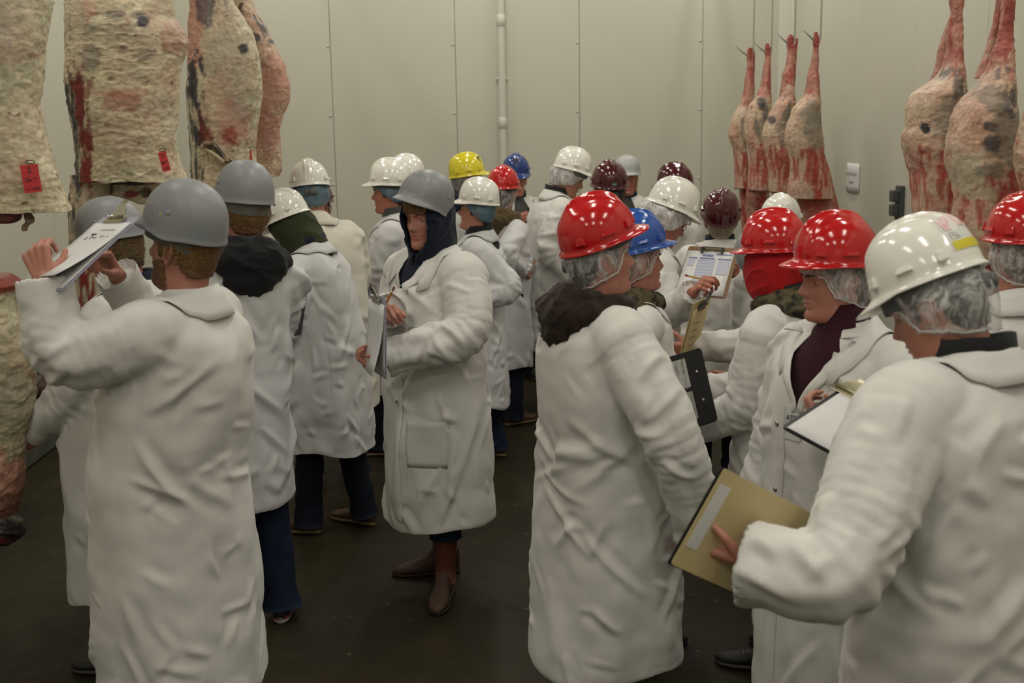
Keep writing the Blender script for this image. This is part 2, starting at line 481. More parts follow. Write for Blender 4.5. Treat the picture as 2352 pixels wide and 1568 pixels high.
HAIRC = {'brown': (0.050, 0.028, 0.014), 'dark': (0.018, 0.012, 0.009), 'ginger': (0.095, 0.042, 0.014), 'blond': (0.30, 0.20, 0.09), 'grey': (0.24, 0.20, 0.15), 'black': (0.008, 0.008, 0.009)}
def hair_mat(k):
    c = HAIRC[k]; return mat('hair_'+k, c, rough=0.55, bump=(140, 0.8, 4), var=(60, tuple(x*2.2 for x in c), 0.2))
def plastic(name, c, rough=0.16): return mat('helmet_'+name, c, rough=rough, coat=0.35 if rough < 0.3 else 0.0, spec=0.5)
HELM = {'white': (0.80, 0.78, 0.71), 'red': (0.50, 0.008, 0.010), 'blue': (0.018, 0.085, 0.36), 'navy': (0.012, 0.045, 0.20), 'yellow': (0.70, 0.60, 0.02), 'maroon': (0.065, 0.006, 0.010), 'grey': (0.235, 0.24, 0.25), 'lightgrey': (0.42, 0.43, 0.43)}
CLOTH = {'black': (0.010, 0.010, 0.011), 'navy': (0.008, 0.011, 0.022), 'brown': (0.022, 0.013, 0.009), 'olive': (0.030, 0.036, 0.016), 'red': (0.33, 0.010, 0.012), 'darkbrown': (0.018, 0.011, 0.010),
         'maroon': (0.028, 0.006, 0.010), 'grey': (0.05, 0.05, 0.05), 'green': (0.012, 0.018, 0.014), 'tan': (0.075, 0.052, 0.022)}
def cloth(k):
    if k == 'camo':
        return mat('cloth_camo', (0.014, 0.013, 0.007), rough=0.9, var=(26, (0.085, 0.070, 0.030), 0.06), bump=(120, 0.4, 4))
    c = CLOTH[k]; return mat('cloth_'+k, c, rough=0.92, spec=0.2, sheen=0.1, bump=(120, 0.35, 5), var=(9, tuple(x*1.5 for x in c), 0.25))
JEANC = {'blue': (0.009, 0.015, 0.032), 'dark': (0.008, 0.010, 0.018), 'black': (0.005, 0.005, 0.007), 'mid': (0.05, 0.075, 0.13)}
def jean(k):
    c = JEANC[k]; return mat('denim_'+k, c, rough=0.9, spec=0.2, bump=(300, 0.4, 2), var=(14, tuple(x*1.7 for x in c), 0.3))
def net_mat(k):
    """thin pleated hairnet: mostly clear, whiter along its gathers"""
    nm = 'hairnet_'+k
    if nm in MATS: return MATS[nm]
    col = {'white': (0.72, 0.70, 0.68), 'bouffant': (0.74, 0.72, 0.70), 'blue': (0.13, 0.22, 0.275), 'gold': (0.20, 0.13, 0.03), 'black': (0.012, 0.012, 0.013)}[k]
    lo, hi = {'white': (0.15, 0.66), 'bouffant': (0.42, 0.95), 'blue': (0.60, 0.95), 'gold': (0.0, 0.85), 'black': (0.05, 0.9)}[k]
    m = mat(nm, col, rough=0.45, spec=0.4); nt = m.node_tree; b = nt.nodes['Principled BSDF']
    tc = nt.nodes.new('ShaderNodeTexCoord')
    if k in ('gold', 'black'):
        n = nt.nodes.new('ShaderNodeTexVoronoi'); n.feature = 'DISTANCE_TO_EDGE'; n.inputs['Scale'].default_value = 150
        out = n.outputs['Distance']; a, bb = 0.10, 0.02
    else:
        n = nt.nodes.new('ShaderNodeTexNoise'); n.inputs['Scale'].default_value = 26; n.inputs['Detail'].default_value = 5; n.inputs['Roughness'].default_value = 0.62; n.inputs['Distortion'].default_value = 1.6
        out = n.outputs['Fac']; a, bb = 0.42, 0.66
    mp = nt.nodes.new('ShaderNodeMapping'); mp.inputs['Scale'].default_value = (1, 1, 0.5)
    wn = nt.nodes.new('ShaderNodeTexNoise'); wn.inputs['Scale'].default_value = 18; wm = nt.nodes.new('ShaderNodeMixRGB'); wm.inputs['Fac'].default_value = 0.05
    nt.links.new(tc.outputs['Object'], wn.inputs['Vector'])
    nt.links.new(tc.outputs['Object'], mp.inputs['Vector']); nt.links.new(mp.outputs[0], wm.inputs['Color1']); nt.links.new(wn.outputs['Color'], wm.inputs['Color2'])
    nt.links.new((mp if k in ('gold', 'black') else wm).outputs[0], n.inputs['Vector'])
    r = nt.nodes.new('ShaderNodeMapRange'); r.inputs['From Min'].default_value = a; r.inputs['From Max'].default_value = bb
    r.inputs['To Min'].default_value = lo; r.inputs['To Max'].default_value = hi
    nt.links.new(out, r.inputs['Value']); nt.links.new(r.outputs[0], b.inputs['Alpha'])
    return m
M_BAND = mat('suspension_plastic', (0.045, 0.045, 0.043), rough=0.55)
M_BANDG = mat('grey_suspension', (0.10, 0.105, 0.10), rough=0.6)
M_SNAP = mat('metal_snap', (0.50, 0.46, 0.38), rough=0.28, metal=1.0)
M_LABEL = mat('green_label', (0.045, 0.11, 0.085), rough=0.4)
M_SPECK = mat('yellow_paint', (0.62, 0.56, 0.05), rough=0.6)
M_PRINTW = mat('white_print', (0.6, 0.6, 0.56), rough=0.6)

# ------------------------------------------------------------------ head
# rows: front (y, z), back (y, z), half width, taper towards the front; eye level is z = 0
HEADK = np.array([
 (.052, -.250, -.085, -.205, .074, .00), (.040, -.205, -.078, -.170, .064, .00), (.034, -.168, -.074, -.138, .060, .00), (.040, -.140, -.075, -.110, .061, .00),
 (.066, -.127, -.078, -.090, .063, .12), (.086, -.119, -.082, -.074, .0645, .30), (.0935, -.108, -.086, -.060, .0655, .34), (.0930, -.094, -.090, -.045, .067, .32),
 (.0900, -.080, -.094, -.030, .069, .27), (.0915, -.066, -.097, -.018, .0705, .21), (.0915, -.052, -.099, -.008, .072, .16), (.0910, -.036, -.101, .000, .0735, .12),
 (.0890, -.018, -.102, .008, .075, .09), (.0880, .000, -.1035, .016, .0755, .07), (.0930, .020, -.1035, .028, .076, .05), (.0945, .042, -.102, .046, .0765, .03),
 (.0900, .066, -.096, .068, .074, .00), (.0740, .092, -.078, .092, .062, .00), (.0480, .109, -.052, .109, .042, .00), (.0200, .117, -.024, .117, .018, .00), (.0020, .119, -.004, .119, .002, .00)])

def head_points(nr, nc, chubby=0.0, nose=1.0, mouth_open=0.0, jaw=0.0):
    nk = len(HEADK)-1
    dens = np.linspace(0, nk, nr)
    R = crom(HEADK, dens)
    s = np.linspace(-1, 1, nc, endpoint=False)
    a = np.pi*(0.5*s+0.5*s**3)
    ca, sa = np.cos(a)[None], np.sin(a)[None]
    yf, zf, yb, zb, wd, tp = [R[:, i][:, None] for i in range(6)]
    sx = np.sign(sa)*np.abs(sa)**0.92
    X = wd*sx*(1-tp*np.clip(ca, 0, 1))
    Y = (yf+yb)/2+(yf-yb)/2*ca
    Z = zb+(zf-zb)*(1+ca)/2
    ax = np.abs(X); fr = sstep(-.01, .04, Y)
    if chubby: X = X*(1+chubby*np.exp(-((Z+.06)/.05)**2)*fr)
    G = lambda v, c, s_: np.exp(-((v-c)/s_)**2)
    # nose
    Pz = np.interp(Z, [-.050, -.044, -.038, -.032, -.026, -.012, .004, .016, .030], [0, .004, .018, .0255, .0250, .0160, .0075, .002, 0])*nose
    sg = np.interp(Z, [-.046, -.034, -.02, .0, .02], [.0150, .0140, .0115, .0085, .010])
    D = Pz*np.exp(-(ax/sg)**2)
    D += .0075*G(ax, .0135, .0055)*G(Z, -.0385, .007)*nose        # wings
    D -= .0110*G(ax, .031, .0135)*G(Z, -.001, .0105)              # eye sockets
    D += .0045*G(ax, .026, .019)*G(Z, .0185, .0075)               # brow
    D += .0040*G(ax, .044, .016)*G(Z, -.026, .016)                # cheek bone
    D -= .0030*G(ax, .036, .012)*G(Z, -.060, .014)
    D += .0055*np.exp(-(ax/.0185)**2)*G(Z, -.0605, .0050)         # upper lip
    D += .0060*np.exp(-(ax/.0170)**2)*G(Z, -.0725-mouth_open*.6, .0055)   # lower lip
    D -= (.0045+mouth_open*.8)*np.exp(-(ax/.0210)**2)*G(Z, -.0665-mouth_open*.25, .0024+mouth_open*.28)
    D -= .0030*np.exp(-(ax/.022)**2)*G(Z, -.0840, .006)
    D += (.0040+jaw)*np.exp(-(ax/.018)**2)*G(Z, -.1010, .011)
    D -= .0015*np.exp(-(ax/.004)**2)*G(Z, -.0525, .006)
    Y = Y+D*fr
    V = np.stack([X, Y, Z], -1)
    lip = (np.exp(-(ax/.024)**2)*(G(Z, -.0605, .0050)+G(Z, -.0725-mouth_open*.6, .0060)))*(Y > .07)
    return V, lip

def ear(side):
    """C-shaped rim, lobe and inner bowl"""
    mb = MB()
    t = np.linspace(-0.2, 1.0, 16); an = np.radians(-60+ t*300)
    P = np.stack([np.zeros_like(t)+.010+.006*np.sin(an), -.016*np.cos(an)*-1*-1, .030*np.sin(an)], 1)
    P = np.stack([.008+.008*np.clip(np.cos(an-2.6), 0, 1), .0165*np.cos(an)*np.where(np.sin(an) < 0, .75, 1.0), .031*np.sin(an)], 1)
    mb.add(*tube(P, np.interp(t, [-.2, .1, .6, 1], [.0055, .0050, .0042, .0035]), 8))
    mb.add(*ellipsoid((.002, 0, -.002), (.0075, .015, .026), 12, 8))
    mb.add(*ellipsoid((.006, .006, -.026), (.005, .0085, .009), 10, 8))
    V = mb.V(); th = math.radians(24)
    x = V[:, 0]*math.cos(th)-V[:, 1]*math.sin(th)*0.6; y = V[:, 1]*math.cos(th)+V[:, 0]*-math.sin(th)*0.5
    V = np.stack([x*side, y, V[:, 2]], 1)
    z = V[:, 2].copy(); V[:, 1] += -.18*z
    F = mb.f if side > 0 else [f[::-1] for f in mb.f]
    return V+np.array([side*.0715, -.010, -.012]), F

# ------------------------------------------------------------------ helmets
class Helmet:
    """hard-hat shell over head coordinates; phi = 0 is the front, t = 0 the crown and t = 1 the rim"""
    def __init__(s, kind): s.kind = kind
    def shell(s, phi, t, off=0.0):
        phi = np.asarray(phi, float); t = np.asarray(t, float)
        k = s.kind; e = t*np.pi/2
        cf, sf = np.cos(phi), np.sin(phi)
        ax_, af, ab, h = {'vgard': (.112, .126, .132, .138), 'ridge': (.112, .126, .133, .140), 'bump': (.111, .126, .132, .136)}[k]
        ay = np.where(cf > 0, af, ab)
        rad = np.sin(e)**0.90
        X = ax_*rad*sf; Y = ay*rad*cf-.003; Z = .046+h*np.cos(e)**0.90
        top = np.cos(e)
        if k == 'vgard':
            d = .0120*np.exp(-(X/.013)**2)*sstep(-.11, -.05, Y)*sstep(.13, .08, Y)
            d += .0085*np.exp(-((np.abs(X)-.020-.26*np.clip(Y+.02, 0, 1))/.011)**2)*sstep(-.03, .02, Y)*sstep(.14, .10, Y)
            d -= .0045*np.exp(-((np.abs(X)-.045)/.02)**2)*sstep(-.10, -.02, Y)*sstep(.12, .06, Y)
        elif k == 'ridge':
            d = .0085*sstep(.034, .024, np.abs(X))*sstep(-.135, -.11, Y)*sstep(.12, .09, Y)
            d += .0030*np.exp(-(X/.006)**2)*sstep(-.135, -.1, Y)
        else:
            d = -.0035*sstep(.046, .038, np.abs(X))*sstep(.05, .075, Y)*sstep(.16, .118, Y)*sstep(.15, .135, Z)
        d = d*(t < 0.97)+off
        L = np.sqrt(X**2+Y**2+(Z-.03)**2)+1e-9
        return X+d*X/L, Y+d*Y/L, Z+d*(Z-.03)/L*1.0
    def mesh(s, nphi=88, nt=30, inner=True):
        phi = np.linspace(0, 2*np.pi, nphi, endpoint=False); cf = np.cos(phi)
        rows = []
        for i, t in enumerate(np.linspace(0.02, 1, nt)):
            rows.append(np.stack(s.shell(phi, np.full(nphi, t)), 1))
        rim = rows[-1]
        k = s.kind
        ext = {'vgard': .036, 'ridge': .044, 'bump': .026}[k]
        fb = np.clip((cf-.25)/.75, 0, 1); brim = ext*(1-(1-fb)**2.2)
        lip = {'vgard': .009, 'ridge': .008, 'bump': .003}[k]
        r2 = np.sqrt(rim[:, 0]**2+rim[:, 1]**2)
        ux, uy = rim[:, 0]/r2, rim[:, 1]/r2
        droop = {'vgard': .22, 'ridge': .34, 'bump': .42}[k]
        def ring(fr, dz):
            o = (lip+brim)*fr
            return np.stack([rim[:, 0]+ux*(lip*fr)+0*o, rim[:, 1]+uy*(lip*fr)+brim*fr*np.clip(cf, 0, 1)**.3, rim[:, 2]+dz-droop*brim*fr-.004*fr], 1)
        if k == 'bump':                      # rim dips behind the ears and rises at the nape
            pass
        rows += [ring(.25, -.004), ring(.6, -.006), ring(1.0, -.008), ring(1.02, -.011), ring(.96, -.0125), ring(.5, -.010), ring(.12, -.008)]
        if inner:
            for t in np.linspace(.985, .04, 10):
                rows.append(np.stack(s.shell(phi, np.full(nphi, t), -.0045), 1))
        V = np.concatenate(rows); n = len(rows)
        F = [f[::-1] for f in grid_faces(n, nphi)]
        V = np.concatenate([V, [np.mean(rows[0], 0)+[0, 0, .0008], np.mean(rows[-1], 0)]])
        F += [(len(V)-2, j, (j+1) % nphi) for j in range(nphi)]
        F += [(len(V)-1, (n-1)*nphi+(j+1) % nphi, (n-1)*nphi+j) for j in range(nphi)]
        F = [f[::-1] for f in F]
        if k == 'bump':
            z = V[:, 2]; low = sstep(.10, .03, z); yy = V[:, 1]
            V[:, 2] -= low*(.016*np.exp(-((yy+.02)/.06)**2)+.010*sstep(-.04, -.14, yy))
        return V, F
    def patch(s, p0, p1, t0, t1, off=.0012, nu=8, nv=6):
        pp, tt = np.meshgrid(np.linspace(p0, p1, nu), np.linspace(t0, t1, nv))
        V = np.stack(s.shell(pp.ravel(), tt.ravel(), off), 1)
        return V, [(j*nu+i, j*nu+i+1, (j+1)*nu+i+1, (j+1)*nu+i) for j in range(nv-1) for i in range(nu-1)]
    def frame(s, p, t):
        c = np.array([float(x) for x in s.shell(p, t)]); e = 1e-3
        a = np.array([float(x) for x in s.shell(p+e, t)])-c; b = np.array([float(x) for x in s.shell(p, t-e)])-c
        a = norm(a); b = norm(b-a*np.dot(a, b)); n = np.cross(a, b)
        if np.dot(n, c-np.array([0, 0, .03])) < 0: n = -n
        return c, a, b, n

LUG = {'vgard': [(52, .032), (92, .050), (132, .032)], 'ridge': [(48, .028), (90, .040), (128, .028)], 'bump': []}
def put_helmet(parent, kind, colour, fix, extras=None, hi=True, seed=0):
    H = Helmet(kind)
    V, F = H.mesh(112 if hi else 64, 36 if hi else 22)
    pm = plastic(colour, HELM[colour], 0.42 if colour in ('grey', 'lightgrey') else 0.15)
    h = link('helmet', mesh_from('helmet', fix(V), F), pm, parent)
    for ang, wdt in LUG[kind]:
        for sg in (1, -1):
            c, a, b, n = H.frame(math.radians(ang)*sg, .90)
            mb = MB().add(*box(1, 1, 1, (0, 0, 0), .16))
            VV = mb.V(); hgt = .026 if ang != 92 and ang != 90 else .013
            VV = VV*np.array([wdt, hgt, .013]); VV[:, 0] *= np.where(VV[:, 1] > 0, .8, 1.0)
            VV[:, 2] *= np.where(VV[:, 1] > 0, .75, 1.15)
            VV = c+VV[:, :1]*a+VV[:, 1:2]*b+(VV[:, 2:]+.003)*n
            link('accessory_slot', mesh_from('accessory_slot', fix(VV), mb.f, smooth=False), pm, h)
    if kind == 'bump':
        rs = random.Random(seed)
        for sg in (1, -1):
            for i, (ang, t) in enumerate(((75, .80),)):
                c, a, b, n = H.frame(math.radians(ang+38)*sg*0+math.radians(96)*sg, .80)
                VV, FF = ellipsoid((0, 0, 0), (.0085, .0085, .0035), 14, 6); VV = c+VV[:, :1]*a+VV[:, 1:2]*b+VV[:, 2:]*n
                link('rivet', mesh_from('rivet', fix(VV), FF), pm, h)
            mb = MB()
            for r_ in range(3):
                for q in range(7):
                    p = math.radians(38+q*5.2+r_*1.7)*sg; tt = .80+r_*.045
                    c, a, b, n = H.frame(p, tt)
                    an = np.linspace(0, 2*np.pi, 8, endpoint=False); rr = .0016
                    mb.add(c+rr*np.cos(an)[:, None]*a+rr*np.sin(an)[:, None]*b+.0009*n, [tuple(range(8))])
            o = build('vent_hole', mb, M_BAND, h, False, fix); o['kind'] = 'stuff'
        mb = MB()
        for q in range(5):
            c, a, b, n = H.frame(rs.uniform(-3.1, 3.1), rs.uniform(.25, .85))
            an = np.linspace(0, 2*np.pi, 9, endpoint=False); rr = np.array([rs.uniform(.0012, .0038) for _ in an])
            mb.add(c+(rr*np.cos(an))[:, None]*a+(1.4*rr*np.sin(an))[:, None]*b+.0011*n, [tuple(range(9))])
        o = build('paint_speck', mb, M_SPECK, h, False, fix); o['kind'] = 'stuff'
    for ex in (extras or []): ex(H, h, fix)
    return h

def ex_label(ang, t=.93, text='MSA', m=None):
    def f(H, h, fix):
        da = .155; lm = m or M_LABEL
        V, F = H.patch(math.radians(ang)-da, math.radians(ang)+da, t-.045, t+.045, .0022)
        o = link('label', mesh_from('label', fix(V), F), lm, h)
        V, F = text_mesh(text, .011, bold=True)
        c, a, b, n = H.frame(math.radians(ang), t)
        sgn = 1 if np.dot(np.cross(a, b), n) > 0 else -1
        VV = c+V[:, :1]*a*sgn+V[:, 1:2]*b+.0035*n
        link('label_print', mesh_from('label_print', fix(VV), F, smooth=False), M_PRINTW, h)
    return f
def ex_text(ang, t, text, size, m, roll=0.0):
    def f(H, h, fix):
        V, F = text_mesh(text, size, bold=True)
        c, a, b, n = H.frame(math.radians(ang), t)
        if np.dot(np.cross(a, b), n) < 0: a = -a
        cr, sr = math.cos(roll), math.sin(roll)
        x, y = V[:, 0]*cr-V[:, 1]*sr, V[:, 0]*sr+V[:, 1]*cr
        # follow the curve of the shell
        VV = c+x[:, None]*a+y[:, None]*b+(.0020-3.2*(x**2+y**2))[:, None]*n
        link('emblem', mesh_from('emblem', fix(VV), F, smooth=False), m, h)
    return f
def ex_patch(name, a0, a1, t0, t1, m, off=.0014):
    def f(H, h, fix):
        V, F = H.patch(math.radians(a0), math.radians(a1), t0, t1, off)
        link(name, mesh_from(name, fix(V), F), m, h)
    return f

# ------------------------------------------------------------------ hands
POSE = {'grip': ((55, 60, 40), (58, 62, 40), (60, 64, 42), (64, 66, 45), (.55, .62, .55)),
        'relax': ((14, 26, 18), (18, 30, 20), (22, 34, 22), (26, 36, 24), (.72, .62, .25)),
        'pinch': ((48, 58, 30), (56, 66, 40), (66, 74, 45), (72, 78, 48), (.66, .42, .70)),
        'fist': ((72, 85, 50), (74, 88, 50), (76, 90, 52), (78, 92, 54), (.60, .35, .72)),
        'flat': ((6, 10, 6), (6, 10, 6), (7, 10, 6), (9, 12, 8), (.80, .60, .15))}
def hand(w, d, n, side, pose='relax', voxel=.0042):
    """palm, four unequal fingers with three joints each and a thumb; d runs to the fingers, n leaves the palm"""
    d = norm(d); n = norm(np.asarray(n, float)-d*np.dot(n, d)); t = np.cross(d, n) if side > 0 else np.cross(n, d)
    w = np.asarray(w, float); mb = MB(); P = POSE[pose]
    g = lambda a, b, c: w+d*a+t*b+n*c
    mb.add(*capsule(g(-.05, 0, 0), g(.012, 0, 0), .027, .026, 12))
    kn = [(.092, .031), (.096, .0105), (.091, -.0105), (.083, -.030)]
    for i, (kd, kt) in enumerate(kn):
        mb.add(*capsule(g(.012, kt*.45, 0), g(kd, kt, -.002), .0165, .0125, 10))
    mb.add(*capsule(g(.02, .018, .006), g(.065, .022, .006), .0150, .011, 10))
    L = [(.041, .026, .020), (.045, .029, .021), (.042, .027, .020), (.033, .021, .018)]
    for i, (kd, kt) in enumerate(kn):
        a = 0.0; p = g(kd, kt, -.001); spread = (kt)*1.4
        for j in range(3):
            a += math.radians(P[i][j]); q = p+(d*math.cos(a)+n*math.sin(a)+t*spread*math.cos(a))*L[i][j]
            r0, r1 = (.0098, .0090, .0082)[j]*(1 if i < 3 else .88), (.0092, .0084, .0070)[j]*(1 if i < 3 else .88)
            mb.add(*capsule(p, q, r0, r1, 9)); p = q
    tv = P[4]; td = norm(d*tv[0]+t*tv[1]+n*tv[2]); p = g(.026, .026, .006); q = p+td*.044
    mb.add(*capsule(g(.010, .012, .004), p, .015, .013, 9)); mb.add(*capsule(p, q, .0130, .0110, 9))
    td2 = norm(td+d*.35-t*.25); mb.add(*capsule(q, q+td2*.030, .0108, .0085, 9))
    me = remesh(mb.V(), mb.f, voxel, 2, .5)
    V, _ = mesh_arrays(me); F = [tuple(p.vertices) for p in me.polygons]; bpy.data.meshes.remove(me)
    return V, F

# ------------------------------------------------------------------ shoes
def shoe(kind, foot, dirang, parent, fixz=0.0):
    """sole, upper, laces; foot = ankle (x, y) on the floor, dirang turns the toe"""
    L = {'boot': .305, 'sneaker': .30, 'boat': .295, 'dark': .295}[kind]
    n = 22; u = np.linspace(0, 1, n)
    wd = np.interp(u, [0, .06, .25, .45, .7, .88, .96, 1], [.012, .030, .034, .034, .047, .040, .024, .006])
    if kind == 'boot': wd = np.interp(u, [0, .06, .25, .45, .7, .9, .97, 1], [.012, .032, .036, .035, .046, .034, .022, .010])
    yc = np.interp(u, [0, .45, .75, 1], [0, .004, .001, -.004])
    ht = {'sneaker': np.interp(u, [0, .1, .35, .5, .75, .92, 1], [.075, .088, .095, .078, .055, .047, .032]),
          'dark': np.interp(u, [0, .1, .35, .5, .75, .92, 1], [.078, .090, .095, .076, .054, .046, .030]),
          'boat': np.interp(u, [0, .1, .35, .5, .75, .92, 1], [.070, .082, .080, .074, .056, .046, .030]),
          'boot': np.interp(u, [0, .1, .35, .5, .75, .92, 1], [.11, .13, .13, .085, .060, .046, .030])}[kind]
    hs = .022 if kind != 'boot' else .016
    x0 = -.075
    c, s_ = math.cos(dirang), math.sin(dirang)
    def place(V):
        V = np.asarray(V, float)
        X = V[:, 1]*c+V[:, 0]*s_; Y = -V[:, 1]*s_+V[:, 0]*c
        return np.stack([X+foot[0], Y+foot[1], V[:, 2]+fixz], 1)
    def ringed(zf, wf, seg=20):
        an = np.linspace(0, 2*np.pi, seg, endpoint=False)
        V = []
        for i in range(n):
            for a in an:
                z0, z1 = zf(i)
                yy = wd[i]*wf*np.sign(math.cos(a))*abs(math.cos(a))**.6
                zz = (z0+z1)/2+(z1-z0)/2*np.sign(math.sin(a))*abs(math.sin(a))**.75
                V.append((x0+u[i]*L, yc[i]+yy*(1-.35*max(0, math.sin(a))*(zf is up)), zz))
        F = grid_faces(n, seg)+[tuple(range(seg-1, -1, -1)), tuple(range((n-1)*seg, n*seg))]
        return V, F
    up = lambda i: (hs*.6, ht[i]); so = lambda i: (.001, hs+(.004 if u[i] < .3 else 0))
    cols = {'boot': ((.045, .022, .012), (.02, .012, .008)), 'sneaker': ((.012, .012, .014), (.50, .48, .42)), 'boat': ((.060, .032, .013), (.22, .16, .075)), 'dark': ((.010, .009, .008), (.05, .045, .04))}[kind]
    r = empty('shoe' if kind != 'boot' else 'boot'); r.parent = parent
    build('upper', MB().add(*ringed(up, 1.0)), mat('shoe_leather_'+kind, cols[0], rough=.6, bump=(60, .3), var=(12, tuple(x*1.8 for x in cols[0]), .25)), r, True, place)
    build('sole', MB().add(*ringed(so, 1.07)), mat('shoe_sole_'+kind, cols[1], rough=.7), r, True, place)
    if kind == 'sneaker':
        build('foxing_stripe', MB().add(*ringed(lambda i: (.014, .024), 1.085)), mat('red_rubber', (.25, .012, .012), rough=.6), r, True, place)
    if kind == 'boot':
        P = [(-.005, 0, .06), (-.006, 0, .14), (-.012, 0, .24), (-.016, 0, .36)]
        V, F = tube(P, [.052, .050, .060, .066], 22, True, .88)
        build('boot_shaft', MB().add(V, F), mat('boot_shaft_leather', (.085, .022, .010), rough=.55, bump=(40, .4), var=(10, (.13, .04, .018), .2)), r, True, place)
    if kind in ('boat', 'sneaker', 'dark'):
        mb = MB()
        for q in range(4):
            x = .055+q*.022; zt = np.interp((x-x0)/L, u, ht)+.002
            mb.add(*tube([(x, -.022, zt-.010), (x+.006, 0, zt+.001), (x, .022, zt-.010)], .0028, 6))
        build('laces', mb, mat('lace', (.16, .13, .08), rough=.9), r, True, place)
    return r
# ------------------------------------------------------------------ a person in a long coat
def rx(a): c, s = math.cos(a), math.sin(a); return np.array([[1, 0, 0], [0, c, -s], [0, s, c]])
def ry(a): c, s = math.cos(a), math.sin(a); return np.array([[c, 0, s], [0, 1, 0], [-s, 0, c]])
def rz(a): c, s = math.cos(a), math.sin(a); return np.array([[c, -s, 0], [s, c, 0], [0, 0, 1]])
HC = np.array([0, .018, 1.632]); NP = np.array([0, -.012, 1.485])
TORSO = np.array([  # z, half width, half depth, y centre
 (1.520, .058, .058, -.010), (1.490, .075, .070, -.012), (1.465, .112, .084, -.014), (1.440, .160, .098, -.014), (1.405, .192, .112, -.012), (1.34, .204, .126, -.006),
 (1.22, .206, .138, .000), (1.08, .206, .141, .002), (.95, .211, .147, .000), (.78, .215, .151, -.002), (.60, .219, .156, -.003), (.45, .222, .160, -.003), (.30, .226, .164, -.003), (.10, .230, .168, -.003)])
ARMSET = {'down': dict(w=(.275, .05, .83), pole=(.3, -1, 0), pose='relax'), 'hold': dict(w=(.09, .35, 1.10), pole=(.38, -.6, -1), pose='grip'),
          'high': dict(w=(.08, .30, 1.24), pole=(.9, -.2, -.9), pose='grip'), 'cross': dict(w=(-.04, .26, 1.12), pole=(1, -.3, -.6), pose='grip')}
PEOPLE = {}

def bez_path(pts, rad, step=.03):
    """polyline with rounded corners"""
    pts = [np.asarray(p, float) for p in pts]; out = [pts[0]]
    for i in range(1, len(pts)-1):
        a, b, c = pts[i-1], pts[i], pts[i+1]
        r = min(rad, .45*np.linalg.norm(b-a), .45*np.linalg.norm(c-b))
        p, q = b+norm(a-b)*r, b+norm(c-b)*r
        for t in np.linspace(0, 1, 7): out.append((1-t)**2*p+2*t*(1-t)*b+t*t*q)
    out.append(pts[-1]); out = np.array(out)
    L = np.concatenate([[0], np.cumsum(np.linalg.norm(np.diff(out, axis=0), axis=1))])
    s = np.linspace(0, L[-1], max(4, int(L[-1]/step)))
    return np.stack([np.interp(s, L, out[:, k]) for k in range(3)], 1), s

def buckle(V0, N0, quads, exc, e1, dirs, seed, iters=70, kb=.10, lo=-.012, hi=.030):
    """slack cloth: every edge is given more length than the smooth garment has, so the surface buckles into folds"""
    Q = np.array([f for f in quads if len(f) == 4])
    E = np.concatenate([Q[:, [0, 1]], Q[:, [1, 2]], Q[:, [2, 3]], Q[:, [3, 0]], ]); E.sort(1); E = np.unique(E, axis=0)
    D = np.concatenate([Q[:, [0, 2]], Q[:, [1, 3]]])
    A = np.concatenate([E, D]); n = len(V0)
    i, j = A[:, 0], A[:, 1]; d0 = V0[j]-V0[i]; L0 = np.linalg.norm(d0, axis=1)+1e-9
    dm = (dirs[i]+dirs[j])*.5; dm /= np.linalg.norm(dm, axis=1)[:, None]+1e-9
    al = (np.einsum('ij,ij->i', d0, dm)/L0)**2
    L = L0*(1+(exc[i]+exc[j])*.5+(e1[i]+e1[j])*.5*al)
    val = np.bincount(i, minlength=n)+np.bincount(j, minlength=n); val = np.maximum(val, 1)
    ei, ej = E[:, 0], E[:, 1]; ve = np.maximum(np.bincount(ei, minlength=n)+np.bincount(ej, minlength=n), 1)
    p = V0+N0*(perlin(V0*7+seed)*.014+perlin(V0*16+seed+5)*.007)[:, None]
    for it in range(iters):
        d = p[j]-p[i]; l = np.linalg.norm(d, axis=1)+1e-9
        c = d*((l-L)/l*.5)[:, None]
        dp = np.stack([np.bincount(i, c[:, k], n)-np.bincount(j, c[:, k], n) for k in range(3)], 1)/val[:, None]*1.7
        p = p+dp
        q = p-V0
        lap = np.stack([np.bincount(ei, q[ej, k], n)+np.bincount(ej, q[ei, k], n) for k in range(3)], 1)/ve[:, None]-q
        p = p+kb*lap
        q = p-V0; dn = np.einsum('ij,ij->i', q, N0); tg = q-N0*dn[:, None]
        p = V0+N0*np.clip(dn, lo, hi)[:, None]+tg*.96
    for _ in range(2):
        lap = np.stack([np.bincount(ei, p[ej, k], n)+np.bincount(ej, p[ei, k], n) for k in range(3)], 1)/ve[:, None]-p
        p = p+.30*lap
    return p

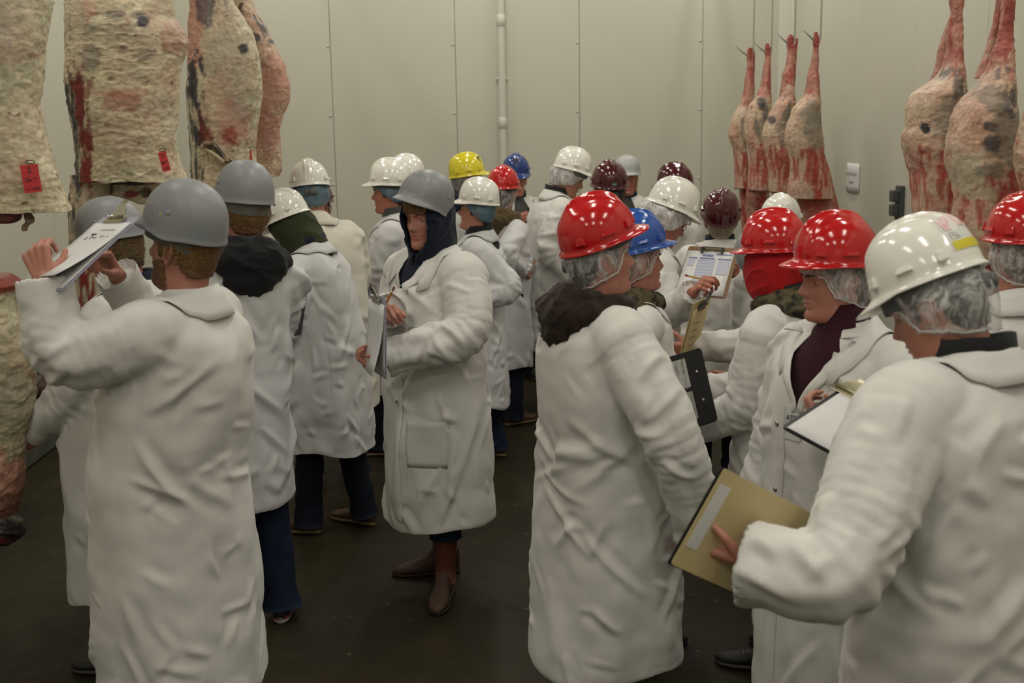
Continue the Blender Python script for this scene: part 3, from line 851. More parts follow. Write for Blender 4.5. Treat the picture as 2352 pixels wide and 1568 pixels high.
def person(key, label, u, v, Y, az, helmet=('ridge', 'white'), head=(0, 0, 0), lean=(0, 0), wid=1.1, dep=1.3, hem=.30, coat='white', arms=('down', 'down'),
           skin='fair', hair='brown', beard=None, net=None, puff=0.0, hood=None, hoodup=None, gaiter=None, collar=True, shirt=None, vneck=1.30, vwide=.55, legs='dark', shoes='dark', toes=(8, 8), stance=(.10, .02, -.02),
           face=True, face_kw=None, extras=None, res='mid', seed=1, wrinkle=1.0, snaps=None, band=None, glasses=False, longhair=None, pocket=None, belly=0.0, bumpy=None, tall=None, jcollar=None, tagat=None, fringe=0.0):
    R = {'hi': dict(vox=.0092, nr=92, nc=100, hv=.0060), 'mid': dict(vox=.0125, nr=76, nc=80, hv=.0070), 'lo': dict(vox=.018, nr=60, nc=64, hv=.009)}[res]
    if not face: R['nr'], R['nc'] = 64, 68
    hy, hp, hr = [math.radians(x) for x in head]; lf, ls = [math.radians(x) for x in lean]
    Rh = rz(-hy)@rx(-hp)@ry(hr); RL = ry(ls)@rx(-lf); LP = np.array([0, 0, .95])
    def lean_(V):
        V = np.asarray(V, float)
        if lf == 0 and ls == 0: return V
        w_ = sstep(.80, 1.15, V[:, 2])[:, None]
        return V*(1-w_)+((V-LP)@RL.T+LP)*w_
    def headfix(V): return lean_((np.asarray(V, float)+HC-NP)@Rh.T+NP)
    HT = rx(math.radians(helmet[2] if len(helmet) > 2 else 5.0))@ry(math.radians(helmet[3] if len(helmet) > 3 else 0.0))
    def helmfix(V): return headfix((np.asarray(V, float)-[0, 0, .06])@HT.T+[0, 0, .06+.016])
    def neckfix(V):
        V = np.asarray(V, float); w_ = sstep(-.245, -.125, V[:, 2])[:, None]
        return lean_((V+HC)*(1-w_)+((V+HC-NP)@Rh.T+NP)*w_)
    top = Helmet(helmet[0]) if helmet else None
    hv = helmfix(top.mesh(40, 14, False)[0])
    ti = np.argmax(hv[:, 2]); tz = hv[ti, 2]
    P = at(u, v, Y); T = P[2]; k = T/tz
    Rz = rz(-math.radians(az))
    off = Rz@(np.array([hv[:, 0].mean(), hv[:, 1].mean(), 0])*k)
    root = empty('person', (P[0]-off[0], P[1]-off[1], 0), -math.radians(az), k)
    tag(root, label, 'person')
    rp = np.array(root.location)
    def to_local(p): return Rz.T@(np.asarray(p, float)-rp)/k
    def unlean(p): return (np.asarray(p, float)-LP)@RL+LP if (lf or ls) else np.asarray(p, float)
    rs = np.random.RandomState(seed); so = rs.uniform(0, 60, 3)
    info = dict(root=root, k=k, T=T, Rz=Rz, rp=rp, to_world=lambda p: Rz@(lean_(np.array([p]))[0]*k)+rp, hands={})
    # ---- arms
    skel = {}
    for side, spec in ((-1, arms[0]), (1, arms[1])):
        sp = dict(ARMSET[spec]) if isinstance(spec, str) else dict(spec)
        if 'base' in sp: b = dict(ARMSET[sp['base']]); b.update(sp); sp = b
        if 'px' in sp: W = unlean(to_local(at(*sp['px'])))
        else:
            W = np.array(sp['w'], float); W[0] *= side
        pole = np.array(sp['pole'], float); pole[0] *= side
        S = np.array([side*.178*wid**.5, -.008, 1.400]); l1, l2 = .30, .265
        d = W-S; D = np.linalg.norm(d)
        if D > (l1+l2)*.995:
            f = D/(l1+l2)/.995; l1 *= f; l2 *= f
        if 'epx' in sp: E = unlean(to_local(at(*sp['epx'])))
        else:
            dn = d/D; a = (l1*l1-l2*l2+D*D)/(2*D); h = math.sqrt(max(1e-6, l1*l1-a*a))
            pv = norm(pole-dn*np.dot(pole, dn)); E = S+dn*a+pv*h
        fd = norm(W-E)
        hd = norm(sp['d']*np.array([side, 1, 1])) if 'd' in sp else fd
        pn = np.array(sp.get('palm', (-.8, 0, -.3)), float)*np.array([side, 1, 1])
        skel[side] = dict(S=S, E=E, W=W, fd=fd, hd=hd, pn=pn, pose=sp['pose'], vis='px' in sp, cuff=sp.get('cuff', 0.0), r=sp.get('r', 1.0))
    # ---- coat: torso and both sleeves as one garment
    zs = np.concatenate([np.linspace(1.52, 1.40, 12), np.linspace(1.38, hem, 26)])
    tz_ = TORSO[::-1, 0]
    prof = np.stack([np.interp(zs, tz_, TORSO[::-1, i]) for i in (1, 2, 3)], 1)
    prof[:, 0] *= 1+(wid-1)*sstep(1.50, 1.38, zs); prof[:, 1] *= 1+(dep-1)*sstep(1.50, 1.35, zs)
    seg = 44; an = np.linspace(0, 2*np.pi, seg, endpoint=False)
    ring = []
    for z, (a, b, c) in zip(zs, prof):
        bl = belly*math.exp(-((z-1.05)/.16)**2)
        x = a*np.sign(np.sin(an))*np.abs(np.sin(an))**.82
        y = c+(b+bl*np.clip(np.cos(an), 0, 1))*np.sign(np.cos(an))*np.abs(np.cos(an))**.82
        ring.append(np.stack([x, y, np.full(seg, z)], 1))
    mb = MB(); mb.add(np.concatenate(ring), grid_faces(len(zs), seg)+[tuple(range(seg)), tuple(range(len(zs)*seg-1, (len(zs)-1)*seg-1, -1))])
    paths = {}
    for side, q in skel.items():
        cuffend = q['W']-q['fd']*(-.012+q['cuff'])
        pth, s = bez_path([np.array([side*.08, -.008, 1.385]), q['S'], q['E'], cuffend], .10)
        r = np.interp(s, [0, .10, .20, s[-1]*.62, s[-1]-.05, s[-1]], [.070, .086, .082, .072, .060, .064])*q['r']*(.6+.4*wid)
        mb.add(*tube(pth, r, 20)); paths[side] = (pth, s, r)
    me = remesh(mb.V(), mb.f, R['vox'], 5, .5)
    V, N = mesh_arrays(me)
    # wrinkles
    wS = np.zeros(len(V)); ts = np.zeros(len(V)); ph = np.zeros((len(V), 2)); ew = np.zeros(len(V)); tl = np.ones(len(V)); sd = np.zeros(len(V))
    for side, (pth, s, r) in paths.items():
        d2 = ((V[:, None, :]-pth[None])**2).sum(-1); j = d2.argmin(1); dd = np.sqrt(d2[np.arange(len(V)), j])
        m = (dd < r[j]*1.45) & (s[j] > .13)
        Tt, A, B = frames(pth); rel = V-pth[j]
        wS[m] = sstep(.13, .20, s[j])[m]; ts[m] = s[j][m]; sd[m] = side
        ph[m, 0] = (np.einsum('ij,ij->i', rel, A[j])/(dd+1e-6))[m]; ph[m, 1] = (np.einsum('ij,ij->i', rel, B[j])/(dd+1e-6))[m]
        ew[m] = np.exp(-((s[j]-s[-1]*.60)/.11)**2)[m]; tl[m] = (s[-1]-s[j])[m]
    z = V[:, 2]
    q = V+so
    low = sstep(1.25, .45, z)
    h = .013*(.10+1.0*low)*(perlin(np.stack([q[:, 0]*5, q[:, 1]*5, q[:, 2]*.8], 1))*1.8)
    h2 = .006*perlin(np.stack([ts*5+sd*9, ph[:, 0]*1.5, ph[:, 1]*1.5], 1)+so)*2
    neckw = sstep(1.50, 1.43, z)
    # folds: tapered strokes with a sharp crest and a shadowed valley beside it
    hS = np.zeros(len(V))
    tor = np.where((wS < .2) & (z > hem+.03) & (z < 1.40) & (np.abs(N[:, 2]) < .7))[0]
    for si in range(92):
        c = V[tor[rs.randint(len(tor))]]; n0 = N[tor[np.argmin(((V[tor]-c)**2).sum(1))]]; n0 = norm(n0*np.array([1, 1, .2]))
        up = norm(np.array([0, 0, 1])-n0*n0[2]); sdv = np.cross(up, n0)
        if si < 10: th_, ln, w_, A_ = rs.uniform(-16, 16), rs.uniform(.35, .65), rs.uniform(.045, .075), rs.uniform(.008, .016)
        elif si < 34:
            if c[2] > 1.10: th_ = rs.choice([-1, 1])*rs.uniform(30, 68)
            elif c[2] > .8: th_ = rs.choice([-1, 1])*rs.uniform(20, 80)
            else: th_ = rs.choice([-1, 1])*rs.uniform(5, 45)
            ln, w_, A_ = rs.uniform(.14, .36), rs.uniform(.011, .020), rs.uniform(.0075, .016)
        else: th_, ln, w_, A_ = rs.uniform(-90, 90), rs.uniform(.05, .15), rs.uniform(.009, .014), rs.uniform(.0035, .0085)
        if res != 'hi': w_ = max(w_, .018 if res == 'mid' else .024)
        a_ = math.radians(th_); dv = up*math.cos(a_)+sdv*math.sin(a_); bv = np.cross(n0, dv)
        rel = V-c; t_ = rel@dv/(ln*.5); d_ = rel@bv; d_ = d_+rs.uniform(-.9, .9)*(rel@dv)**2
        msk = (np.abs(t_) < 1) & (np.abs(d_) < w_*6) & (N@n0 > .15)
        if not msk.any(): continue
        tp = (1-t_[msk]**2)**1.2; dd = d_[msk]/w_; sg_ = rs.choice([-1, 1])
        h[msk] += A_*tp*(np.exp(-np.abs(dd)**1.5)-.55*np.exp(-((dd-sg_*1.9)/1.4)**2))
    slv = np.where(wS > .6)[0]
    for si in range(30 if len(slv) else 0):
        i0 = slv[rs.randint(len(slv))]; c, n0 = V[i0], N[i0]; pth = paths[int(sd[i0])][0]; Tt = frames(pth)[0][((pth-c)**2).sum(1).argmin()]
        up = norm(Tt-n0*np.dot(Tt, n0)); sdv = np.cross(up, n0); a_ = math.radians(rs.choice([-1, 1])*rs.uniform(8, 75))
        dv = up*math.cos(a_)+sdv*math.sin(a_); bv = np.cross(n0, dv); ln, w_, A_ = rs.uniform(.06, .2), rs.uniform(.010, .018), rs.uniform(.004, .011)
        if res != 'hi': w_ = max(w_, .018 if res == 'mid' else .024)
        rel = V-c; t_ = rel@dv/(ln*.5); d_ = rel@bv+rs.uniform(-2, 2)*(rel@dv)**2
        msk = (np.abs(t_) < 1) & (np.abs(d_) < w_*5) & (N@n0 > .1) & (wS > .3)
        h2[msk] += A_*(1-t_[msk]**2)**1.2*(np.exp(-np.abs(d_[msk]/w_)**1.5)-.5*np.exp(-((d_[msk]/w_-1.9)/1.4)**2))
    V = V+N*((h*(1-wS)*wrinkle+h2*wS)*neckw)[:, None]
    set_co(me, V); V, N = mesh_arrays(me)
    F = [tuple(p.vertices) for p in me.polygons]
    # which way the cloth is pushed together: along the sleeve, down the back, across the diagonals
    dirs = np.stack([1.4*perlin(q*1.7+3), .8*perlin(q*1.7+33), .30+1.2*perlin(q*1.4+63)], 1)
    for side, (pth, s_, r) in paths.items():
        m = (sd == side) & (wS > .3); Tt, A_, B_ = frames(pth); jj = ((V[m][:, None, :]-pth[None])**2).sum(-1).argmin(1)
        dirs[m] = Tt[jj]+.35*np.stack([perlin(q[m]*6+8), perlin(q[m]*6+18), perlin(q[m]*6+28)], 1)
    patch = sstep(-.12, .22, perlin(q*2.1+80))
    e1 = ((.03+.06*patch)*(1-wS)+(.06+.18*ew+.06*np.exp(-(tl/.12)**2))*wS)*neckw*wrinkle
    ex = (.006+.012*patch*(1-wS)+.010*wS)*neckw*wrinkle
    cf = sstep(.0, .035, tl)
    V = buckle(V, N, F, ex, e1*cf, dirs, so, iters=60 if res != 'lo' else 35, kb=.10 if res == 'hi' else .075, lo=-.014, hi=.030)
    seam = np.exp(-((ts-.155)/.009)**2)*(sd != 0)+.8*np.exp(-((tl-.055)/.007)**2)*(sd != 0)
    V = V-N*(.004*seam)[:, None]
    th = np.arctan2(V[:, 0], V[:, 1])
    V[:, 2] += sstep(hem+.30, hem, z)*(1-wS)*(.035*np.cos(2*th+math.pi)*.6+.022*perlin(np.stack([np.cos(th)*1.6, np.sin(th)*1.6, 0*th], 1)+so))
    set_co(me, V); V, N = mesh_arrays(me)
    for q_ in skel.values():                              # hollow cuffs
        nd = N@q_['fd']; m = (nd > .55) & ((V-q_['W'])@q_['fd']+q_['cuff'] > -.03) & (np.linalg.norm(V-q_['W'], axis=1) < .11)
        V[m] -= q_['fd']*(.035*sstep(.55, .85, nd[m]))[:, None]
    set_co(me, V)
    F = [tuple(p.vertices) for p in me.polygons]
    bvh = BVHTree.FromPolygons([Vector(p) for p in V], F)
    bvt = BVHTree.FromPolygons([Vector(p) for p in V], [f for f, w_ in zip(F, [wS[f[0]] for f in F]) if w_ < .3]) if (shirt or snaps or pocket or tagat) else bvh
    # open the hem, the cuffs and the neck
    nf = len(me.polygons); fc = np.zeros(nf*3); me.polygons.foreach_get('center', fc); fc = fc.reshape(-1, 3); fn = np.zeros(nf*3); me.polygons.foreach_get('normal', fn); fn = fn.reshape(-1, 3)
    fz = np.array([z[list(f)].mean() for f in F]) if any(len(f) != 4 for f in F) else z[np.array(F)].mean(1)
    kl = fz < hem+R['vox']*.8
    fw = wS[np.array([f[0] for f in F])]
    if shirt: kl |= (fw < .3) & (fc[:, 1] > .02) & (fc[:, 2] > vneck) & (np.abs(fc[:, 0]) < (fc[:, 2]-vneck)*vwide)
    bm = bmesh.new(); bm.from_mesh(me); bm.faces.ensure_lookup_table(); kill = [bm.faces[int(i_)] for i_ in np.where(kl)[0]]
    bmesh.ops.delete(bm, geom=kill, context='FACES')
    for f in bm.faces: f.smooth = True
    bm.to_mesh(me); bm.free()
    V2, _ = mesh_arrays(me); set_co(me, lean_(V2)); me.name = 'coat'
    cm = coat_of(coat)
    me.materials.clear(); me.materials.append(cm)
    co = link('coat', me, None, root)
    def down(x, y, dz=.010):
        hit = bvh.ray_cast(Vector((x, y, 2.2)), Vector((0, 0, -1)))
        return hit[0].z+dz if hit[0] is not None else 1.44
    def front(x, zz, dy=.004):
        hit = bvt.ray_cast(Vector((x, 1.0, zz)), Vector((0, -1, 0)))
        return hit[0].y+dy if hit[0] is not None else .14
    # ---- collar
    if collar:
        flare = collar if isinstance(collar, dict) else {}
        gap = flare.get('gap', 24); stand = flare.get('stand', .040); fl = flare.get('flap', .055)
        aa = np.radians(np.linspace(-180+gap, 180-gap, 61)); rows = [[] for _ in range(6)]
        for a in aa:                                      # a = 0 at the nape
            sx, sy = math.sin(a), -math.cos(a); frn = (1-math.cos(a))/2
            r0x, r0y = .074+.010*frn, .066+.014*frn
            zb = 1.490-.040*frn
            e = fl*(1+.75*frn**4)
            pts = [(r0x*sx, r0y*sy-.012, zb-.02), (r0x*1.03*sx, r0y*1.05*sy-.012, zb+stand*(1-.45*frn)), (r0x*1.10*sx, r0y*1.13*sy-.012, zb+stand*(1-.45*frn)+.004)]
            for kk in (.35, .7, 1.0):
                x, y = (r0x*1.1+e*kk)*sx, (r0y*1.13+e*kk)*sy-.012
                pts.append((x, y, None if kk > .3 else zb))
            zt = pts[2][2]
            p3, p4, p5 = pts[3], pts[4], pts[5]
            z5 = min(max(down(p5[0], p5[1], .007), zt-.030-e*.95), zt-.012); z3 = max(down(p3[0], p3[1], .008), zt-.006-.3*(zt-z5)); z4 = max(down(p4[0], p4[1], .008), z5+(z3-z5)*.45)
            pts[3], pts[4], pts[5] = (p3[0], p3[1], min(z3, zt)), (p4[0], p4[1], min(z4, zt)), (p5[0], p5[1], z5)
            for i_ in range(6): rows[i_].append(pts[i_])
        Vc = np.array([p for r_ in rows for p in r_]); nc_ = len(aa)
        Vc += .003*perlin(Vc*18+so)[:, None]
        co2 = link('collar', mesh_from('collar', lean_(Vc), grid_faces(6, nc_, False)), cm, root)
        so2 = co2.modifiers.new('t', 'SOLIDIFY'); so2.thickness = .003
    if shirt:
        for side in (-1, 1):
            Vp = []; n_ = 14; lw = .058
            for i_ in range(n_):
                f_ = i_/(n_-1); z_ = 1.475-(1.475-vneck-.004)*f_; xe = max(.004, (z_-vneck)*vwide-.012)
                wl = lw*(.55+.45*math.sin(math.pi*min(1, f_*1.25+.1)))*(1-.55*f_)
                for g_ in (0, .3, .65, 1.0):
                    x_ = side*(xe+wl*g_); Vp.append((x_, front(x_, z_-.012*g_, .010-.006*g_), z_-.012*g_))
            o = link('lapel', mesh_from('lapel', lean_(np.array(Vp)), grid_faces(n_, 4, False)), cm, root)
            o.modifiers.new('t', 'SOLIDIFY').thickness = .003
    # ---- shirt under the open neck
    if shirt:
        zz = np.linspace(1.56, 1.05, 16); rr = []
        for z_ in zz:
            a, b, c = [np.interp(z_, tz_, TORSO[::-1, i]) for i in (1, 2, 3)]
            if z_ > 1.47: a, b, c = .070, .068, -.004
            rr.append(np.stack([(a*(1+(wid-1)*.8)-.014)*np.sin(an), c+(b*dep-.010)*np.cos(an), np.full(seg, z_)], 1))
        Vs = np.concatenate(rr); Vs += .003*perlin(Vs*14+so)[:, None]*2
        link('shirt', mesh_from('shirt', lean_(Vs), grid_faces(len(zz), seg)), cloth(shirt), root)
    if snaps:
        ph_ = snaps.get('x', .012)
        if snaps.get('placket', True):
            zl = np.linspace(snaps.get('top', vneck+.01), hem+.04, 40); mbp = MB(); Vp = []
            for z_ in zl:
                for x_ in (-.028, -.026, 0, .026, .028): Vp.append((x_+ph_, front(x_+ph_, z_, .0015 if abs(x_) > .027 else .0055), z_))
            Vp = np.array(Vp)
            o = link('placket', mesh_from('placket', lean_(Vp), grid_faces(40, 5, False)), cm, root)
        for z_ in snaps['z']:
            y_ = front(ph_, z_, .008); Vn, Fn = ellipsoid((ph_, y_, z_), (.0085, .0035, .0085), 14, 8)
            link('snap', mesh_from('snap', lean_(Vn), Fn), M_SNAP, root)
    for pk in (pocket or []):
        x0, x1, z0, z1 = pk; Vp = []; n_ = 9
        for j in range(n_):
            for i_ in range(n_):
                x_, z_ = x0+(x1-x0)*i_/(n_-1), z1+(z0-z1)*j/(n_-1)
                edge = i_ in (0, n_-1) or j == n_-1
                Vp.append((x_, front(x_, z_, .001 if edge else .006)+(.008*math.sin(math.pi*i_/(n_-1)) if j == 0 else 0), z_))
        o = link('pocket', mesh_from('pocket', lean_(np.array(Vp)), grid_faces(n_, n_, False)), cm, root)
        o.modifiers.new('t', 'SOLIDIFY').thickness = .002
    # ---- body
    fk = face_kw or {}
    HV, lip = head_points(R['nr'], R['nc'], **fk)
    up_ = sstep(-.16, -.11, HV[..., 2])[..., None]; HV = HV*(1+.045*up_)
    nr, nc = HV.shape[:2]; hvv = HV.reshape(-1, 3); hf = [f[::-1] for f in grid_faces(nr, nc)]
    lipf = lip.reshape(-1)
    body = MB(); body.add(neckfix(hvv), hf)
    hfa = np.array(hf); body.m = (((lipf[hfa].mean(1) > .52) & bool(face)).astype(int)).tolist()
    body.add(neckfix(np.array([hvv[:nc].mean(0)+[0, 0, -.01]]+list(hvv[:nc]))), [(0, 1+j, 1+(j+1) % nc) for j in range(nc)])
    for side in (-1, 1):
        Ve, Fe = ear(side); Ve = Ve*1.045; body.add(headfix(Ve), Fe)
        if face:                                           # lids
            ex = np.array([side*.0329, .0643, -.002]); Vl, Fl = ellipsoid((0, 0, 0), (.0135, .0132, .0135), 20, 16)
            el = np.degrees(np.arctan2(Vl[:, 2], Vl[:, 1])); keep = []
            for f in Fl:
                e_ = np.mean(el[list(f)]); yv = np.mean(Vl[list(f), 1])
                if yv > -.004 and (e_ > 8 or e_ < -20): keep.append(f)
            body.add(headfix(Vl+ex), keep)
    core = MB(); cz = [1.45, 1.38, 1.2, 1.0, .90]
    core.add(*tube([(0, -.01, z_) for z_ in cz], [.07, .10, .105, .10, .10], 14))
    for side, q_ in skel.items():
        pth, s = bez_path([np.array([side*.05, -.01, 1.385]), q_['S']*np.array([.93, 1, .985]), q_['E'], q_['W']], .06, .05)
        core.add(*tube(pth, np.interp(s, [0, .12, s[-1]*.6, s[-1]*.72, s[-1]], [.045, .048, .040, .040, .027]), 12))
        Vh, Fh = hand(q_['W'], q_['hd'], q_['pn'], side, q_['pose'], .0036 if q_['vis'] else R['hv'])
        body.add(lean_(Vh), Fh)
        info['hands'][side] = q_
    for side in (-1, 1):
        fy = stance[1] if side < 0 else stance[2]; tt = np.linspace(.03, .92, 8); core.add(*tube(np.stack([side*.088+(side*stance[0]-side*.088)*tt, (fy-.01)*tt+.018*np.sin(np.pi*tt), .95-.9*tt], 1), np.linspace(.070, .034, 8), 10))
    body.add(lean_(core.V()), core.f)
    body.m += [0]*(len(body.f)-len(body.m))
    build('body', body, [skin_mat(skin), lip_mat()], root)
    info['headfix'] = headfix
    fro = hvv[hvv[:, 1] > .03]
    def ysurf(x, z_):
        i_ = np.argmin((fro[:, 0]-x)**2+(fro[:, 2]-z_)**2); return fro[i_, 1]
    if face:
        for side in (-1, 1):
            ex = np.array([side*.0329, .0643, -.002]); Ve, Fe = ellipsoid((0, 0, 0), (.0122, .0122, .0122), 20, 16)
            gaze = norm(np.array([fk.get('gx', 0.0) if False else 0.0, 1, -.08])); mi = []
            for f in Fe:
                c = norm(np.mean(Ve[list(f)], 0)); mi.append(1 if np.dot(c, gaze) > math.cos(math.radians(27)) else 0)
            link('eye', mesh_from('eye', headfix(Ve+ex), Fe, mi), [M_EYEW, M_IRIS], root)
            xs = np.linspace(.013, .047, 10); Pb = np.array([(side*x, ysurf(side*x, .019)+.0005-.002*(x > .04), .0165+.0060*math.sin((x-.013)/.034*2.4)) for x in xs])
            Vb, Fb = tube(Pb, np.interp(xs, [.013, .022, .04, .047], [.0028, .0042, .0032, .0014]), 8)
            link('eyebrow', mesh_from('eyebrow', headfix(Vb), Fb), hair_mat(hair), root)
    # ---- hair, beard, net
    def shell_of(zone, offn, name, m, parent, thick=None):
        nrm = np.zeros_like(HV); c = np.array([0, -.01, .0]); rel = hvv-c; rel = rel/np.linalg.norm(rel, axis=1)[:, None]; rel[:, 2] *= .6
        x, y, zz = hvv.T; msk = zone(x, y, zz); o_ = offn(x, y, zz)
        fs = [hf[i_] for i_ in np.where(msk[hfa].mean(1) > .5)[0]]
        if not fs: return None
        idx = sorted(set(i_ for f in fs for i_ in f)); mp = {a: b for b, a in enumerate(idx)}
        # edges hug the head
        cnt = {}
        for f in fs:
            for a, b in zip(f, f[1:]+f[:1]): cnt[frozenset((a, b))] = cnt.get(frozenset((a, b)), 0)+1
        edge = set(i_ for e_, c_ in cnt.items() if c_ == 1 for i_ in e_)
        ofs = np.array([o_[i_]*(((.25 if name != 'hairnet' or not puff else .7)) if i_ in edge else 1) for i_ in idx])
        Vv = hvv[idx]+rel[idx]*ofs[:, None]
        ob = link(name, mesh_from(name, neckfix(Vv), [tuple(mp[i_] for i_ in f) for f in fs]), m, parent)
        return ob
    if hair and not gaiter:
        nz = lambda x, y, z_: perlin(np.stack([x, y, z_], 1)*55+so)
        def hz(x, y, z_):
            line = np.interp(y, [-.12, -.06, -.035, -.02, .008, .012, .034, .040, .060, .075, .12], [-.088, -.080, -.055, .030, .034, -.030, -.026, .020, .040, .048-fringe, .050-fringe])
            return (z_ > line+.006*nz(x, y, z_)).astype(float)
        shell_of(hz, lambda x, y, z_: .0065+.006*np.abs(nz(x, y, z_))+.003*(y < -.05)+(.006*(y > .05) if fringe else 0), 'hair', hair_mat(hair), root)
    if longhair:
        shell_of(lambda x, y, z_: ((z_ > -.155) & (y < .030+.10*z_+.004*nz(x, y, z_))).astype(float), lambda x, y, z_: .010+.012*sstep(.03, -.10, z_)+.010*np.abs(perlin(np.stack([x*60, y*60, z_*10], 1))), 'long_hair', hair_mat(longhair), root)
    if beard:
        shell_of(lambda x, y, z_: ((z_ < -.035-.30*np.clip(y-.03, 0, 1)) & (z_ > -.132) & (y > .004) & ((y < .075) | (z_ < -.085) | ((z_ > -.057) & (z_ < -.05)))).astype(float),
                 lambda x, y, z_: .004+.003*np.abs(perlin(np.stack([x, y, z_], 1)*70)), 'beard', hair_mat(beard), root)
    if net:
        nz = lambda x, y, z_: perlin(np.stack([x*26+so[0], y*26, z_*14], 1))
        edge_ = {'bouffant': [-.090, -.082, -.062, -.040, .010, .026], 'white': [-.098, -.088, -.066, -.046, .015, .030], 'blue': [-.070, -.066, -.050, -.010, .022, .034], 'gold': [-.060, -.052, -.040, .012, .030, .038], 'black': [-.12, -.115, -.09, -.05, .0, .03]}[net]
        shell_of(lambda x, y, z_: (z_ > np.interp(y, [-.12, -.06, -.02, .03, .06, .12], edge_)).astype(float),
                 lambda x, y, z_: .0115+.013*np.exp(-((y+.014)/.026)**2-((z_+.012)/.036)**2)+puff*sstep(.06, -.08, y)*sstep(.06, -.02, z_)+(.012+puff*.5)*np.abs(nz(x, y, z_)), 'hairnet', net_mat(net), root)
        if net in ('white', 'bouffant'):                                   # the elastic edge
            ay = np.concatenate([np.linspace(.075, -.10, 24)]); zed = np.interp(ay, [-.12, -.06, -.02, .03, .06, .12], edge_)
            Pn = []
            for side in (1, -1):
                seq = []
                for y_, z_ in zip(ay, zed):
                    cand = hvv[(np.sign(hvv[:, 0]) == side)]; i_ = np.argmin((cand[:, 1]-y_)**2+(cand[:, 2]-z_)**2); seq.append(cand[i_]+np.array([side*.006, -.004 if y_ < -.06 else 0, 0]))
                Pn += seq if side > 0 else seq[::-1]
            Vn, Fn = tube(np.array(Pn), .0028, 6)
            link('elastic_edge', mesh_from('elastic_edge', neckfix(Vn), Fn), mat('elastic', (.66, .65, .63), rough=.8), root)
    if hoodup or gaiter:
        K = np.array([(.104, .075, -.112, .075, .090), (.110, .040, -.124, .045, .100), (.114, .0, -.129, .02, .107), (.114, -.05, -.132, -.01, .106), (.106, -.10, -.131, -.05, .099), (.094, -.15, -.130, -.10, .098),
                      (.090, -.20, -.130, -.15, .104), (.100, -.25, -.138, -.20, .122), (.112, -.30, -.140, -.24, .138)])
        if gaiter: K = np.array([(.100, .060, -.112, .065, .088), (.118, .0, -.122, .02, .107), (.124, -.05, -.120, -.02, .104), (.116, -.10, -.114, -.06, .092), (.085, -.145, -.10, -.10, .078), (.062, -.19, -.098, -.15, .076), (.060, -.23, -.10, -.19, .080)])
        Rr = crom(K, np.linspace(0, len(K)-1, 80)); sa, ca = np.sin(an)[None], np.cos(an)[None]; an2 = np.linspace(0, 2*np.pi, 144, endpoint=False); sa, ca = np.sin(an2)[None], np.cos(an2)[None]
        X = Rr[:, 4:5]*sa; Yh = (Rr[:, 0:1]+Rr[:, 2:3])/2+(Rr[:, 0:1]-Rr[:, 2:3])/2*ca; Zh = Rr[:, 3:4]+(Rr[:, 1:2]-Rr[:, 3:4])*(1+ca)/2
        Vh = np.stack([X, Yh, Zh], -1).reshape(-1, 3); nn = Vh*np.array([1, 1, .2]); nn /= np.linalg.norm(nn, axis=1)[:, None]
        Vh = Vh+nn*(.010*perlin(np.stack([Vh[:, 0]*12, Vh[:, 1]*12, Vh[:, 2]*9], 1)+so)+.008*(ridge(perlin(np.stack([Vh[:, 0]*9+Vh[:, 2]*12, Vh[:, 1]*9, Vh[:, 2]*5], 1)+so+4), .2)-.3))[:, None]
        fh = grid_faces(80, 144)
        if hoodup:
            fc = np.array([Vh[list(f)].mean(0) for f in fh])
            keep = ~((fc[:, 1] > .0) & (((fc[:, 0]/.066)**2+((fc[:, 2]+.025)/.118)**2 < 1) | ((np.abs(fc[:, 0]) < .010) & (fc[:, 2] < -.1) & (fc[:, 2] > -.24))))
            fh = [f for f, kk in zip(fh, keep) if kk]
        o = link('hood' if hoodup else 'neck_gaiter', mesh_from('hood', neckfix(Vh), fh), cloth(hoodup or gaiter), root)
        o.modifiers.new('t', 'SOLIDIFY').thickness = .010
    if hood:
        mbh = MB(); aa = np.radians(np.linspace(-160, 160, 41)); Ph = []; rr = []
        for a in aa:
            frn = (1-math.cos(a))/2
            Ph.append((.098*math.sin(a), -.100*math.cos(a)-.014, 1.510-.045*frn)); rr.append(.048-.006*frn)
        mbh.add(*tube(np.array(Ph), rr, 16))
        big = 1.0
        mbh.add(*ellipsoid((0, -.128, 1.452), (.142*big, .060, .085), 20, 12, rx(.35)))
        mbh.add(*ellipsoid((0, -.140, 1.395), (.100*big, .045, .075), 20, 12, rx(.25)))
        mbh.add(*ellipsoid((.09, -.055, 1.468), (.08, .085, .055), 16, 10)); mbh.add(*ellipsoid((-.09, -.055, 1.468), (.08, .085, .055), 16, 10))
        mh = remesh(mbh.V(), mbh.f, .0085, 5, .5); Vh, Nh = mesh_arrays(mh); qh = Vh+so
        hh = .012*(ridge(perlin(np.stack([qh[:, 0]*8+qh[:, 2]*9, qh[:, 1]*8, qh[:, 2]*6], 1)), .22)-.3)+.007*(ridge(perlin(qh*16), .2)-.3)
        set_co(mh, lean_(Vh+Nh*hh[:, None])); mh.materials.clear(); mh.name = 'hood'
        mh.polygons.foreach_set('use_smooth', [True]*len(mh.polygons))
        link('hood', mh, cloth(hood), root)
    if jcollar:
        aa = np.radians(np.linspace(-165, 165, 60)); rows = []
        for r_, z_ in ((.070, 1.455), (.074, 1.50), (.079, 1.545), (.085, 1.55), (.088, 1.51), (.096, 1.46)):
            rows.append(np.stack([r_*np.sin(aa), -r_*.95*np.cos(aa)-.012, z_-.022*(1-np.cos(aa))/2+0*aa], 1))
        Vj = np.concatenate(rows); Vj += .006*perlin(Vj*16+so)[:, None]
        o = link('jacket_collar', mesh_from('jacket_collar', lean_(Vj), grid_faces(6, 60, False)), cloth(jcollar), root)
        o.modifiers.new('t', 'SOLIDIFY').thickness = .004
